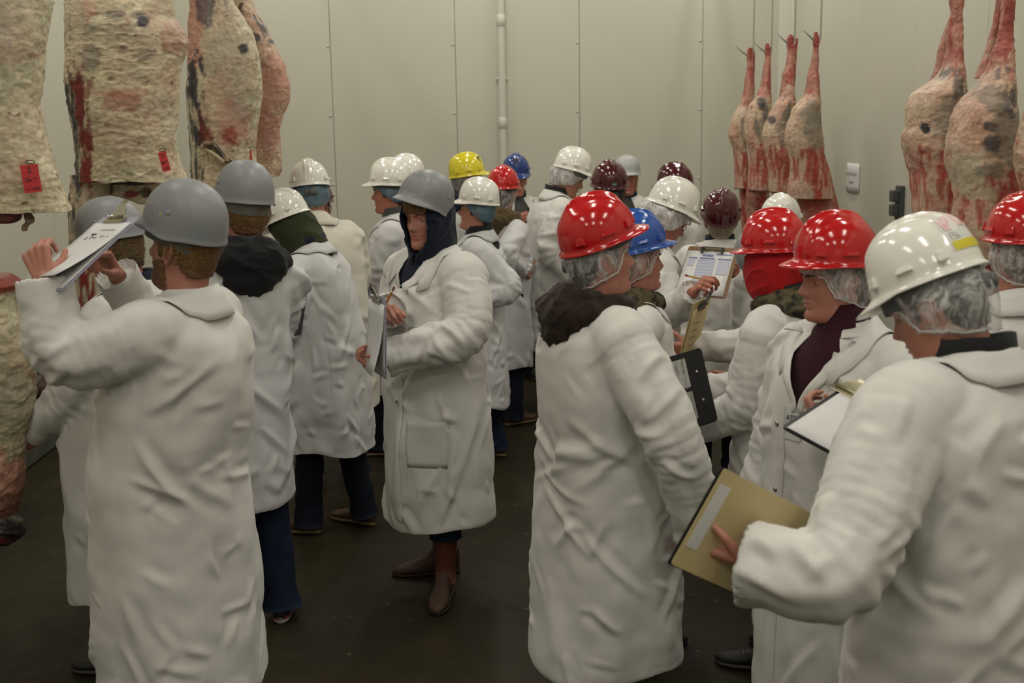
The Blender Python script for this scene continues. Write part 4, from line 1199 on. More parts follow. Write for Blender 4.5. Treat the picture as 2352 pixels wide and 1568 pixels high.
    if tagat:
        x0, z0, tw, th2 = tagat; Vp = []
        for jz in range(5):
            for ix in range(5):
                x_, z_ = x0+tw*(ix/4-.5), z0+th2*(.5-jz/4); Vp.append((x_, front(x_, z_, .004), z_))
        nt_ = link('name_tag', mesh_from('name_tag', lean_(np.array(Vp)), grid_faces(5, 5, False)), mat('sticker_white', (.60, .60, .58), rough=.5), root)
        for s_, dz_, sz_ in (('ATM', .018, .024), ('HR', -.018, .018)):
            Vt, Ft = text_mesh(s_, sz_, bold=True); Vt = np.array([(x0-a_[0], front(x0-a_[0], z0+dz_+a_[1], .006), z0+dz_+a_[1]) for a_ in Vt])
            link('tag_print', mesh_from('tag_print', lean_(Vt), Ft, smooth=False), M_INK, nt_)
    # ---- helmet with its suspension
    ho = put_helmet(root, helmet[0], helmet[1], helmfix, extras, res != 'lo', seed)
    if band:
        an3 = np.linspace(0, 2*np.pi, 48, endpoint=False); rows = []
        for z_, g_ in ((.055, .99), (.035, 1.0), (.012 if band == 'grey' else .018, 1.0), (-.002 if band == 'grey' else .012, .985)):
            rows.append(np.stack([.097*g_*np.sin(an3), -.005+.117*g_*np.cos(an3)+0*an3, z_-.022*np.clip(-np.cos(an3), 0, 1)], 1))
        link('head_band', mesh_from('head_band', helmfix(np.concatenate(rows)), grid_faces(4, 48)), M_BANDG if band == 'grey' else M_BAND, ho)
        mbk = MB().add(*box(.075, .022, .040, (0, -.128, -.008), .006)) if helmet[0] != 'bump' else MB()
        if helmet[0] != 'bump': mbk.add(*ellipsoid((0, -.141, -.008), (.016, .010, .016), 14, 8))
        if helmet[0] != 'bump': build('ratchet', mbk, M_BANDG if band == 'grey' else M_BAND, ho, True, helmfix)
    if glasses:
        mbg = MB(); ar = np.linspace(0, 2*np.pi, 25)
        for side in (-1, 1):
            mbg.add(*tube(np.stack([side*.032+.022*np.cos(ar), np.full(25, .092), -.002+.016*np.sin(ar)], 1), .0018, 6, False))
            mbg.add(*tube([(side*.054, .090, .003), (side*.074, .05, .002), (side*.078, -.005, -.002)], .0018, 6))
        mbg.add(*tube([(-.011, .094, .0), (0, .097, .002), (.011, .094, .0)], .0016, 6))
        build('glasses', mbg, mat('glasses_frame', (.015, .015, .017), rough=.3), root, True, headfix)
    # ---- legs
    mbl = MB()
    for side in (-1, 1):
        fy = stance[1] if side < 0 else stance[2]; fx = side*stance[0]
        zt = .26 if shoes == 'boot' else .045
        Pz = np.linspace(.95, zt, 34); tt = (.95-Pz)/.9
        Pl = np.stack([side*.088+(fx-side*.088)*tt, (fy-.01)*tt+.018*np.sin(np.pi*tt), Pz], 1)
        r_ = np.interp(Pz, [.045, .12, .45, .75, .95], [.078, .070, .070, .092, .10])
        Vl, Fl = tube(Pl, r_, 24); nn = Vl-np.stack([np.interp(Vl[:, 2], Pz[::-1], Pl[::-1, 0]), np.interp(Vl[:, 2], Pz[::-1], Pl[::-1, 1]), Vl[:, 2]], 1)
        nn /= np.linalg.norm(nn, axis=1)[:, None]+1e-9
        amp = .004+.010*np.exp(-((Vl[:, 2]-.10)/.10)**2)
        Vl = Vl+nn*(amp*(perlin(np.stack([Vl[:, 0]*7, Vl[:, 1]*7, Vl[:, 2]*22], 1)+so)*1.6))[:, None]
        mbl.add(Vl, Fl)
        shoe(shoes, (fx, fy), math.radians(toes[0 if side < 0 else 1])*side, root)
    build('trousers', mbl, jean(legs), root)
    PEOPLE[key] = info
    return info
# ------------------------------------------------------------------ hanging carcasses
FAT = np.array([.655, .60, .415]); FATP = np.array([.62, .45, .32]); PINK = np.array([.54, .23, .175]); RED = np.array([.185, .020, .016]); BRED = np.array([.36, .022, .020]); DARK = np.array([.030, .026, .034]); GREYF = np.array([.36, .33, .26]); BROWN = np.array([.11, .045, .020]); MEATP = np.array([.46, .11, .08])
M_MEAT = mat('carcass_surface', (.5, .4, .3), rough=.48, spec=.5, attr='Col', var=(60, (.80, .75, .70), .2), bump=(42, .6, 8))
M_CHAR = mat('dark_dried_end', (.012, .008, .007), rough=.6, bump=(40, 1.0, 6), var=(20, (.10, .012, .008), .12))

def flesh(name, rows, Y, depth, parent, origin, base, zones, lump=.012, seed=0, nrow=230, seg=120, ragged=0.0, mix=(FATP, .5), n=.85, yoff=0.0, specks=1.0):
    """solid piece with the outline rows = (v, left u, right u) at distance Y and a rounded section of the given half depth"""
    K = np.array(rows, float); t = np.linspace(0, len(K)-1, nrow); R_ = np.stack([np.interp(t, np.arange(len(K)), K[:, i]) for i in range(3)], 1)
    for _ in range(3): R_[1:-1, 1:] = .25*R_[:-2, 1:]+.5*R_[1:-1, 1:]+.25*R_[2:, 1:]
    an = np.linspace(0, 2*np.pi, seg, endpoint=False); c_ = np.sign(np.cos(an))*np.abs(np.cos(an))**n; s_ = np.sign(np.sin(an))*np.abs(np.sin(an))**n
    V = []; UV = []
    for i, (v, l, r) in enumerate(R_):
        a, b = at(l, v, Y), at(r, v, Y); c = (a+b)/2; h = (b-a)/2; hw = np.linalg.norm(h)
        f = i/(nrow-1); dp = depth(f) if callable(depth) else min(depth, hw*1.05+.01)
        V.append(c[None]+c_[:, None]*h[None]+np.array([0, 1, 0])[None]*(s_*dp)[:, None]+np.array([0, yoff(f) if callable(yoff) else yoff, 0])[None])
        UV.append(np.stack([(l+r)/2+c_*(r-l)/2, np.full(seg, v)], 1))
    V = np.concatenate(V); UV = np.concatenate(UV)
    cen = np.repeat(np.array([V[i*seg:(i+1)*seg].mean(0) for i in range(nrow)]), seg, 0)
    N = V-cen; N[:, 2] *= .2; N /= np.linalg.norm(N, axis=1)[:, None]+1e-9
    q = V*1.0+seed*7.3
    h = lump*(perlin(q*5)*1.6+perlin(q*11)*.9)+lump*.45*perlin(q*24)+lump*.28*(ridge(perlin(q*np.array([9, 9, 14])), .12)-.2)+lump*.30*perlin(q*50)+lump*.20*perlin(q*95)+lump*.24*(ridge(perlin(q*np.array([17, 17, 26])+8), .10)-.15)
    V = V+N*h[:, None]
    if ragged:
        e = np.zeros(nrow); e[-6:] = np.linspace(0, 1, 6); V[:, 2] += np.repeat(e, seg)*ragged*perlin(q*np.array([16, 16, 2])+3)*2
    F = [f[::-1] for f in grid_faces(nrow, seg)]
    V = np.concatenate([V, [V[:seg].mean(0), V[-seg:].mean(0)]]); nn = len(V)
    F += [(nn-2, j, (j+1) % seg) for j in range(seg)]+[(nn-1, (nrow-1)*seg+(j+1) % seg, (nrow-1)*seg+j) for j in range(seg)]
    UV = np.concatenate([UV, [UV[:seg].mean(0), UV[-seg:].mean(0)]])
    # colour: fat, membrane, bared muscle, dried patches
    q = V+seed*3.1
    C = np.tile(base, (nn, 1)); m = sstep(-.15, .25, perlin(q*4.5))[:, None]*mix[1]; C = C*(1-m)+mix[0]*m
    m = sstep(.05, .32, perlin(q*np.array([7, 7, 5])+11))[:, None]*.30; C = C*(1-m)+GREYF*m
    m = sstep(.0, .4, perlin(q*np.array([9, 9, 7])+91))[:, None]*.35; C = C*(1-m)+np.array([.56, .33, .24])*m
    m = sstep(.30, .42, perlin(q*19+31))[:, None]*.55*specks; C = C*(1-m)+np.array([.30, .09, .06])*m
    m = sstep(.36, .44, perlin(q*38+51))[:, None]*.7*specks; C = C*(1-m)+np.array([.13, .02, .02])*m
    C *= (1+.28*perlin(q*26)+.30*perlin(q*62)+.22*(ridge(perlin(q*np.array([20, 20, 34])+5), .12)-.3))[:, None]
    m = sstep(.10, .38, perlin(q*np.array([12, 12, 22])+71))[:, None]*.35; C = C*(1-m)+np.array([.70, .63, .46])*m
    for zz in zones:
        kind, u0, v0, ru, rv, col, st = zz[:7]
        du, dv = (UV[:, 0]-u0)/ru, (UV[:, 1]-v0)/rv
        if kind == 'box': d = np.maximum(np.abs(du), np.abs(dv))
        else: d = np.sqrt(du**2+dv**2)
        w_ = sstep(1.12, .80, d+.55*perlin(q*13+u0)+.45*perlin(q*34+v0)+.30*perlin(q*80+v0))
        if len(zz) > 7 and zz[7]:                             # streaky membrane
            sc = zz[7]; w_ = w_*sstep(-.05, .10, perlin(q*np.array([40, 40, 6])*sc+u0*.1)+.45*perlin(q*np.array([20, 20, 9]))+.25*perlin(q*np.array([90, 90, 14])))
        w_ = (w_*st)[:, None]; C = C*(1-w_)+col*w_
    C = np.clip(C, .004, .9)
    me = mesh_from(name, V-origin, F); ca = me.color_attributes.new('Col', 'FLOAT_COLOR', 'POINT')
    ca.data.foreach_set('color', np.concatenate([C, np.ones((nn, 1))], 1).astype(np.float32).ravel())
    return link(name, me, M_MEAT, parent)

def carcass_root(name, label, u, v, Y, cat='carcass', group=None):
    o = at(u, v, Y); r = empty(name, o); tag(r, label, cat, group); return r, o

RAILZ = 3.72
def rail(name, label, x, y0, y1):
    r = empty(name, (x, y0, RAILZ)); tag(r, label, 'rail')
    build('track', MB().add(*box(.014, y1-y0, .075, (0, (y1-y0)/2, .03), .003)), M_STEEL, r, False)
    for y in np.arange(.5, y1-y0, 1.5):
        build('hanger', MB().add(*box(.05, .012, CEIL-RAILZ-.067, (0, y, .068+(CEIL-RAILZ-.068)/2), .002)), M_STEEL, r, False)
rail('overhead_rail', 'steel overhead rail carrying the beef sides along the left wall', -1.50, 2.0, 9.5)
rail('overhead_rail', 'steel overhead rail carrying the lamb carcasses along the right wall', 1.97, 2.0, 10.0)

def trolley(label, x, y, zbot, group):
    r = empty('meat_hook', (x, y, RAILZ)); tag(r, label, 'hook', group)
    V, F = tube([(0, -.012, .09), (0, .012, .09)], .045, 24); build('wheel', MB().add(V, F), M_STEEL, r)
    P = [(0.0, .02, .085), (.0, .025, 0), (0, 0, -.06), (0, 0, zbot-RAILZ+.10), (.012, 0, zbot-RAILZ+.03), (.0, 0, zbot-RAILZ-.02), (-.03, 0, zbot-RAILZ-.02), (-.05, 0, zbot-RAILZ+.03)]
    P, _ = bez_path(P, .03, .02); build('shank', MB().add(*tube(P, .008, 10)), M_STEEL, r)

# beef side with tag 2
r, o = carcass_root('beef_side', 'pale fat-covered beef side with red tag 2, nearest the front wall', 30, 240, 4.2, 'beef carcass')
flesh('hindquarter', [(-420, -70, -10), (-300, -95, 40), (-150, -115, 100), (0, -118, 122), (60, -116, 110), (120, -114, 96), (180, -112, 88), (240, -112, 83), (300, -112, 97), (350, -112, 108), (380, -112, 121), (420, -112, 139), (460, -112, 156), (484, -112, 166)],
      4.2, lambda f: .16*min(1, .25+2*f)*(1-.25*f), r, o, FAT, [('o', 5, 60, 60, 110, GREYF, .5), ('o', 10, 85, 22, 12, np.array([.62, .58, .44]), .9), ('o', 30, 130, 40, 30, PINK, .25)], .010, 1, ragged=.012, mix=(FATP, .35))
flesh('backbone', [(-100, -150, -70), (300, -155, -80), (600, -155, -70), (800, -150, -60)], 4.25, .10, r, o, FATP, [], .01, 2, 40, 40)
flesh('forequarter', [(636, -150, 18), (652, -150, 40), (672, -150, 26), (700, -150, 33), (737, -150, 48), (808, -150, 72), (900, -148, 74), (950, -140, 70), (1000, -130, 63), (1050, -110, 56), (1100, -70, 50), (1150, -40, 46), (1188, -22, 40)],
      4.2, lambda f: .17*(1-.5*f), r, o, FAT*.93, [('box', -20, 650, 80, 18, BRED, .9), ('o', 20, 1100, 50, 90, PINK, .8), ('o', 30, 1160, 40, 40, BROWN*1.4, .8), ('o', 50, 880, 30, 40, GREYF, .5)], .015, 3, mix=(FATP, .5))
flesh('neck_end', [(1180, -25, 36), (1195, -35, 50), (1215, -40, 58), (1232, -34, 52), (1246, -20, 30)], 4.18, .09, r, o, DARK*.35, [('o', 15, 1228, 20, 10, BRED*.6, .8)], .022, 4, 30, 48, mix=(RED*.4, .4))
flesh('foreshank', [(842, 70, 84), (850, 66, 95), (868, 62, 112), (885, 64, 140), (897, 66, 150), (905, 66, 128), (912, 68, 90)], 4.32, .05, r, o, DARK*.7, [('o', 100, 890, 40, 10, BROWN, .9), ('o', 90, 862, 14, 8, FAT*.6, .6)], .014, 5, 30, 40, mix=(BROWN, .5))
flesh('flank_trim', [(482, -60, 48), (496, -55, 50), (505, -40, 46), (512, 0, 30)], 4.22, .04, r, o, RED*.7, [('o', 20, 500, 20, 8, PINK*.7, .7)], .006, 6, 24, 40, mix=(BROWN, .4))
flesh('tissue_strip', [(488, 52, 72), (500, 54, 80), (510, 58, 80), (518, 48, 66), (530, 50, 62)], 4.2, .014, r, o, FATP*.7, [('o', 70, 495, 14, 8, BROWN, .8)], .004, 7, 24, 24, mix=(BROWN, .5))
# beef side with tag 3
r3, o3 = carcass_root('beef_side', 'beef side with red tag 3 and bared red flank', 290, 200, 5.2, 'beef carcass')
flesh('hindquarter', [(-420, 250, 310), (-300, 215, 350), (-150, 175, 388), (-60, 158, 392), (0, 152, 395), (40, 152, 398), (75, 152, 422), (100, 152, 432), (128, 152, 424), (160, 152, 412), (200, 155, 408), (260, 164, 404), (300, 172, 402), (350, 176, 404), (390, 178, 418), (416, 180, 430)],
      5.2, lambda f: .17*min(1, .25+2*f)*(1-.15*f), r3, o3, FAT,
      [('o', 350, 52, 15, 17, DARK, .95, 0), ('o', 340, 40, 22, 12, GREYF*.6, .7), ('o', 290, 40, 26, 10, GREYF*.45, .7), ('o', 235, 140, 24, 30, GREYF*.62, .7), ('o', 355, 130, 20, 14, GREYF*.6, .7), ('o', 205, 60, 40, 40, GREYF*.8, .5, .6),
       ('o', 300, 235, 40, 24, PINK*.75, .6), ('o', 412, 85, 24, 40, PINK*.8, .6), ('o', 225, 20, 18, 40, PINK, .35), ('box', 172, 300, 26, 120, GREYF*.9, .9, 1.0), ('box', 180, 310, 34, 115, DARK*1.3, .95, 1.0), ('box', 200, 225, 16, 36, RED, 1.0), ('o', 208, 250, 10, 80, RED, .95), ('o', 224, 320, 14, 34, RED*1.1, .95, .8),
       ('box', 214, 390, 14, 34, RED*1.25, 1.0), ('box', 184, 330, 24, 130, FAT*.85, .55, 1.4), ('box', 180, 290, 20, 130, DARK*1.2, .85, 1.1), ('box', 216, 300, 16, 120, RED, .75, .8), ('o', 300, 215, 60, 12, RED*2, .35), ('o', 280, 300, 60, 14, FATP*.8, .5), ('o', 380, 40, 30, 40, FATP*.85, .5), ('o', 156, 168, 4, 26, DARK, .9), ('o', 330, 165, 26, 8, np.array([.66, .60, .44]), .8), ('o', 204, 240, 11, 52, RED, .97), ('o', 224, 325, 12, 32, RED*1.1, .95), ('o', 214, 400, 11, 34, RED*1.2, .97), ('o', 176, 235, 14, 30, DARK, .85, .6), ('box', 184, 330, 9, 80, DARK*1.3, .85, .9), ('o', 348, 54, 12, 13, DARK, .95)], .010, 11, 300, 150, ragged=.01, mix=(FATP, .45))
flesh('backbone', [(400, 168, 262), (440, 166, 258), (470, 163, 240), (520, 164, 236), (620, 172, 238), (740, 176, 240), (900, 150, 300), (1000, 140, 320), (1080, 170, 290), (1120, 200, 270)], 5.24, lambda f: .12, r3, o3, FAT*.8,
      [('box', 188, 560, 26, 240, GREYF*.7, .9, 1.0), ('box', 186, 600, 22, 260, DARK*1.4, .9, 1.0), ('box', 216, 560, 14, 260, RED*1.2, 1.0, 1.3)], .008, 12, 110, 60, mix=(FATP, .4))
flesh('rib_flap', [(408, 250, 392), (420, 250, 388), (436, 252, 372), (450, 262, 368), (463, 318, 358)], 5.24, .05, r3, o3, FAT*.8, [('box', 300, 418, 60, 6, DARK*.9, .95), ('o', 262, 430, 8, 14, DARK, .8), ('o', 312, 445, 18, 9, RED*1.2, .95), ('o', 340, 440, 14, 12, BROWN*.6, .9)], .007, 13, 40, 60, ragged=.01)
# two beef sides further along the rail
r4, o4 = carcass_root('beef_side', 'beef side with dark streaked flank behind the grey-helmeted man with the black hood', 520, 200, 6.35, 'beef carcass')
flesh('hindquarter', [(-330, 480, 520), (-200, 455, 545), (-60, 437, 540), (0, 434, 536), (40, 434, 560), (80, 434, 582), (120, 434, 596), (160, 432, 601), (200, 428, 601), (250, 430, 598), (300, 434, 588), (340, 437, 584), (375, 440, 588), (405, 442, 575), (440, 446, 520), (480, 450, 505), (600, 460, 500), (700, 465, 500)],
      6.35, lambda f: .16*min(1, .25+2*f)*(1-.3*f), r4, o4, FAT,
      [('o', 450, 60, 30, 110, PINK*1.05, .75), ('o', 482, 30, 24, 36, DARK*1.8, .8), ('o', 515, 25, 26, 26, GREYF*.7, .7, .7), ('o', 570, 115, 11, 12, DARK*1.6, .95), ('o', 530, 130, 50, 90, GREYF, .35), ('o', 545, 280, 34, 60, PINK*.85, .65), ('o', 540, 312, 16, 22, RED*1.6, .7), ('o', 520, 210, 40, 40, PINK, .35),
       ('box', 452, 290, 20, 130, GREYF*.8, .9, 1.0), ('box', 456, 300, 26, 150, DARK*1.5, .95, 1.0), ('o', 478, 270, 14, 50, RED*.7, .9, .7), ('o', 490, 320, 10, 30, RED, .8), ('box', 478, 410, 14, 60, BROWN*1.2, .9, 1.2), ('box', 450, 330, 14, 150, FAT*.8, .6, 1.4), ('o', 462, 210, 16, 50, DARK, .85, .8), ('o', 482, 280, 14, 60, RED*.8, .8, .7), ('o', 500, 250, 30, 60, FATP*.9, .5), ('o', 560, 230, 30, 40, GREYF, .4), ('box', 455, 420, 12, 60, DARK, .7, 1.0), ('o', 450, 190, 16, 44, DARK, .92, .5), ('o', 480, 285, 13, 48, RED*.9, .92, .5), ('box', 462, 290, 10, 70, DARK*1.2, .8, .9), ('o', 570, 115, 9, 10, DARK, .9), ('o', 484, 30, 14, 20, DARK, .85, .5)], .009, 21, 300, 140, mix=(FATP, .6))
P = [at(u_, v_, 6.20) for u_, v_ in ((462, 340), (470, 328), (490, 330), (505, 350), (520, 368), (530, 374))]
build('cut_edge', MB().add(*tube(np.array(P)-o4, .014, 10)), mat('cut_membrane', (.05, .035, .025), rough=.5, var=(30, (.3, .2, .12), .1), bump=(40, .5)), r4)
P = [at(u_, v_, 6.19) for u_, v_ in ((474, 345), (485, 350), (500, 360), (515, 372))]
build('rib_end', MB().add(*tube(np.array(P)-o4, .010, 10)), mat('bone_ivory', (.5, .42, .28), rough=.5), r4)
r5, o5 = carcass_root('beef_side', 'beef side with rounded pinkish rump hanging last on the left rail', 610, 200, 6.75, 'beef carcass')
flesh('hindquarter', [(-300, 505, 530), (-150, 515, 560), (-40, 525, 572), (0, 530, 576), (30, 535, 590), (70, 545, 614), (110, 560, 632), (150, 570, 656), (200, 575, 667), (230, 575, 664), (265, 575, 650), (295, 575, 641), (330, 576, 643), (360, 580, 646), (385, 590, 646), (404, 612, 640)],
      6.75, lambda f: .15*min(1, .25+2*f)*(1-.3*f), r5, o5, FATP*.98,
      [('box', 548, 20, 16, 50, DARK, .85, .6), ('o', 598, 66, 22, 32, DARK*1.3, .9, .6), ('o', 625, 96, 6, 6, DARK*1.6, .8), ('o', 650, 170, 6, 10, GREYF*.6, .7), ('o', 640, 190, 40, 70, PINK, .55), ('o', 620, 300, 30, 60, PINK*.8, .6), ('o', 610, 150, 10, 7, GREYF*.5, .7), ('box', 600, 395, 26, 10, DARK, .9)], .009, 22, 240, 110, mix=(PINK, .35))
for x, y, l, g in ((at(10, 0, 4.2)[0], 4.2, 'steel trolley hook holding up the beef side tagged 2', None), (at(280, 0, 5.2)[0], 5.2, 'steel trolley hook over the beef side with the bared red flank', None), (at(498, 0, 6.35)[0], 6.35, 'steel trolley hook over the streaked beef side', None), (at(518, 0, 6.75)[0], 6.75, 'steel trolley hook over the last beef side', None)):
    trolley(l, x, y, at(300, -320, y)[2], g)

# red paper tags on wire loops
M_TAGR = mat('red_tag_paper', (.60, .045, .050), rough=.7)
def meat_tag(label, num, hw, u, v, Y, W, H, rot):
    c = at(u, v, Y); r = empty('meat_tag', c); tag(r, label, 'tag')
    r.rotation_euler = (math.radians(90), rot, 0)
    V, F = box(W, H, .0012, (0, 0, 0)); build('card', MB().add(V, F), M_TAGR, r, False)
    for s_, x, y, sz, b in ((num, -.02*W, .29*H, .30*H, True), ('T', -.20*W, -.06*H, .25*H, True), ('A', -.34*W, -.07*H, .13*H, True), ('M', -.06*W, -.07*H, .13*H, True), ('KPH', .24*W, -.01*H, .10*H, True), ('____', .22*W, -.14*H, .10*H, False), ('HCW', -.24*W, -.38*H, .11*H, False), (hw, .20*W, -.37*H, .17*H, True)):
        V, F = text_mesh(s_, sz, bold=b); build('print', MB().add(V+[x, y, .0012], F), M_INK, r, False)
    a = np.linspace(0, 2*np.pi, 17); build('wire_loop', MB().add(*tube(np.stack([.014*np.cos(a)+.006, .012*np.sin(a)*.5+H/2+.008, .008*np.sin(a)], 1), .0014, 6, False)), mat('dark_wire', (.06, .06, .06), rough=.4, metal=.8), r)
meat_tag('red paper tag numbered 2 wired to the pale fat-covered beef side', '2', '668', 71.5, 410, 4.06, .058, .092, math.radians(-5))
meat_tag('red paper tag marked with a 3 on the beef side with bared red flank', '3', '793', 377.5, 371, 5.06, .033, .080, math.radians(-12))
for u_, v_, Y_, l in ((580, 341, 6.285, 'black wire loop with red plastic strip on the streaked beef side'), (636, 351, 6.672, 'bare black wire loop on the edge of the rounded beef side')):
    c = at(u_, v_, Y_); r = empty('wire_loop', c); tag(r, l, 'wire'); a = np.linspace(0, 2*np.pi, 17)
    build('loop', MB().add(*tube(np.stack([.012*np.cos(a), .004*np.sin(2*a), (.010 if u_ < 600 else .004)*np.sin(a)], 1), .0014, 6, False)), MATS['dark_wire'], r)
    if u_ < 600: build('strip', MB().add(*box(.010, .003, .05, (-.010, 0, -.034), .001)), M_TAGR, r, False)

# lambs
def lamb(label, Y, rows, fore, hook, seed, zones=(), big=1.0, leg2=None):
    u0, v0 = (rows[0][1]+rows[0][2])/2, rows[0][0]
    r, o = carcass_root('lamb_carcass', label, u0, v0, Y, 'lamb carcass')
    vt, vb = rows[0][0], rows[-1][0]; H_ = vb-vt; uc = np.mean([q[1]+q[2] for q in rows[-5:]])/2; wd = np.mean([q[2]-q[1] for q in rows[-5:]])
    z = [('box', u0-.05*wd, vt+.16*H_, wd*.5, H_*.22, PINK*.9, .95), ('o', u0, vt+.05*H_, wd*.2, H_*.06, BRED*.9, .7), ('box', u0-.1*wd, vt+.26*H_, wd*.4, H_*.12, BRED*.9, .65, .8),
         ('box', uc+.20*wd, vt+.88*H_, wd*.26, H_*.18, BRED*1.1, .85), ('box', uc-.10*wd, vt+.93*H_, wd*.5, H_*.17, MEATP, .85, .55), ('box', uc, vt+.86*H_, wd*.55, H_*.20, np.array([.60, .42, .32]), .75, 1.3), ('box', uc-.05*wd, vt+.80*H_, wd*.5, H_*.10, BRED, .7, 1.0), ('o', uc+.05*wd, vt+.60*H_, wd*.32, H_*.10, GREYF*.72, .7), ('o', uc+.20*wd, vt+.46*H_, wd*.2, H_*.08, DARK*2.2, .7, .7)]
    flesh('hind_body', rows, Y, lambda f: .115*big*min(1, .16+max(0, f-.20)*2.6), r, o, FATP*.97, z+list(zones), .0065*big, seed, 200, 88, mix=(PINK, .40), ragged=.004)
    if fore is not None: flesh('fore_section', fore, Y+.05, .10*big, r, o, BRED*.95, [('box', fore[0][2]-4, np.mean([q[0] for q in fore]), 12, 90, FATP, .6, .8)], .007, seed+50, 50, 48, mix=(MEATP, .5))
    if leg2 is not None: flesh('shank', leg2, Y+.10, .03*big, r, o, PINK*.8, [('o', leg2[0][1], leg2[0][0], 20, 40, BRED, .7)], .004, seed+60, 50, 28, mix=(BRED, .5))
    # the rib cut: a dark mouth with a pale lip
    cv = rows[-1]; a, b = at(cv[1], cv[0], Y), at(cv[2], cv[0]-10*big, Y)
    Pp = [a+(b-a)*t+np.array([0, -.10*big*math.sin(math.pi*t), 0]) for t in np.linspace(0, 1, 12)]
    build('cut_lip', MB().add(*tube(np.array(Pp)-o, .007*big, 8)), mat('cut_lip', (.42, .24, .16), rough=.45, var=(30, (.2, .02, .02), .15)), r)
    if hook:
        hu, hv = hook; top = at(hu, hv-40, Y); hk = empty('meat_hook', (top[0], Y, RAILZ)); tag(hk, 'steel J hook through the hock of the lamb '+label.split('hanging ')[1], 'hook')
        zb = at(hu, hv, Y)[2]-RAILZ; lx = (at(hu-42, hv-22, Y)-at(hu, hv, Y))
        Pk = [(-.0, .0, .10), (.02, .0, .08), (0, 0, .0), (0, 0, -.2), (0, 0, zb+.03), (-.004, 0, zb-.012), (-.03, -.004, zb-.010), (lx[0]*.75, -.02, zb+lx[2]*.55), (lx[0], -.03, zb+lx[2])]
        Pk, _ = bez_path(Pk, .02, .012); rr = np.interp(np.arange(len(Pk)), [0, len(Pk)-8, len(Pk)-1], [.0060, .0060, .0015]); build('hook_rod', MB().add(*tube(Pk, rr, 10)), M_STEEL, hk)
        V, F = tube([(0, -.01, .12), (0, .01, .12)], .035, 20); build('wheel', MB().add(V, F), M_STEEL, hk)
lamb('lamb carcass hanging furthest back by the rear wall', 9.2, [(110, 1719, 1727), (118, 1716, 1729), (132, 1715, 1731), (145, 1717, 1730), (180, 1712, 1730), (215, 1709, 1729), (245, 1697, 1731), (262, 1686, 1728), (280, 1678, 1722), (310, 1672, 1717), (326, 1677, 1714), (345, 1686, 1713), (370, 1689, 1716), (400, 1690, 1718), (433, 1688, 1719)],
     [(420, 1698, 1722), (450, 1700, 1735), (480, 1703, 1738), (530, 1705, 1730), (560, 1708, 1722)], (1731, 128), 31, leg2=[(118, 1729, 1734), (170, 1724, 1733), (230, 1718, 1732)])
lamb('lamb carcass hanging second from the rear wall', 8.6, [(100, 1759, 1766), (108, 1757, 1768), (122, 1757, 1770), (134, 1759, 1770), (160, 1753, 1769), (200, 1747, 1768), (225, 1735, 1770), (240, 1723, 1770), (270, 1713, 1768), (310, 1710, 1762), (330, 1715, 1759), (350, 1721, 1758), (375, 1723, 1762), (400, 1721, 1767), (436, 1720, 1766)],
     [(420, 1718, 1768), (450, 1714, 1766), (480, 1722, 1764), (520, 1728, 1756), (560, 1732, 1750)], (1773, 120), 32, zones=[('o', 1738, 285, 16, 26, GREYF*.42, .85, .6), ('o', 1742, 238, 10, 12, DARK, .9)], leg2=[(108, 1768, 1772), (160, 1762, 1770), (230, 1755, 1770)])
lamb('lamb carcass hanging third from the rear wall', 7.9, [(80, 1812, 1819), (90, 1806, 1822), (105, 1806, 1824), (118, 1809, 1823), (150, 1804, 1821), (172, 1797, 1822), (200, 1796, 1822), (222, 1792, 1824), (240, 1780, 1825), (270, 1764, 1823), (300, 1753, 1822), (312, 1751, 1820), (335, 1756, 1816), (360, 1762, 1813), (400, 1768, 1813), (440, 1769, 1813)],
     [(425, 1772, 1812), (470, 1778, 1816), (530, 1785, 1815), (580, 1790, 1805)], (1826, 100), 33, zones=[('o', 1768, 275, 6, 10, DARK, .85), ('o', 1800, 265, 12, 20, GREYF*.5, .8)], leg2=[(88, 1826, 1833), (120, 1821, 1830), (200, 1812, 1826)])
lamb('lamb carcass hanging fourth from the rear wall', 7.3, [(74, 1869, 1877), (84, 1867, 1881), (98, 1866, 1882), (108, 1869, 1879), (130, 1867, 1880), (165, 1858, 1879), (176, 1855, 1880), (200, 1854, 1880), (218, 1849, 1881), (232, 1838, 1882), (250, 1822, 1883), (280, 1812, 1884), (305, 1805, 1886), (325, 1803, 1889), (345, 1810, 1890), (370, 1817, 1893), (400, 1818, 1899), (430, 1811, 1906), (455, 1808, 1912)],
     [(345, 1886, 1892), (380, 1878, 1903), (420, 1850, 1911), (455, 1828, 1920), (490, 1840, 1924), (550, 1850, 1918), (600, 1860, 1900)], (1886, 92), 34, zones=[('o', 1850, 265, 24, 26, GREYF*.8, .6)])
lamb('large lamb carcass hanging beside the grey wall switch', 5.19, [(-70, 2188, 2206), (-20, 2184, 2212), (0, 2180, 2216), (30, 2186, 2209), (60, 2180, 2212), (85, 2176, 2213), (110, 2178, 2208), (150, 2170, 2206), (175, 2160, 2208), (195, 2130, 2211), (215, 2098, 2213), (245, 2086, 2215), (270, 2084, 2215), (290, 2085, 2213), (310, 2080, 2210), (335, 2079, 2204), (365, 2088, 2197), (400, 2099, 2196), (450, 2101, 2198), (514, 2103, 2199)],
     [(500, 2120, 2200), (560, 2120, 2205), (620, 2130, 2195), (680, 2140, 2180)], None, 35, [('o', 2102, 293, 9, 13, DARK*.6, 1.0), ('o', 2190, 190, 16, 50, DARK*1.2, .75, .6), ('o', 2185, 280, 30, 22, GREYF*.5, .7), ('o', 2165, 330, 30, 20, GREYF*.6, .6)], 1.25, leg2=[(-60, 2205, 2216), (0, 2200, 2216), (60, 2172, 2186), (110, 2156, 2180), (150, 2150, 2172), (190, 2135, 2160)])
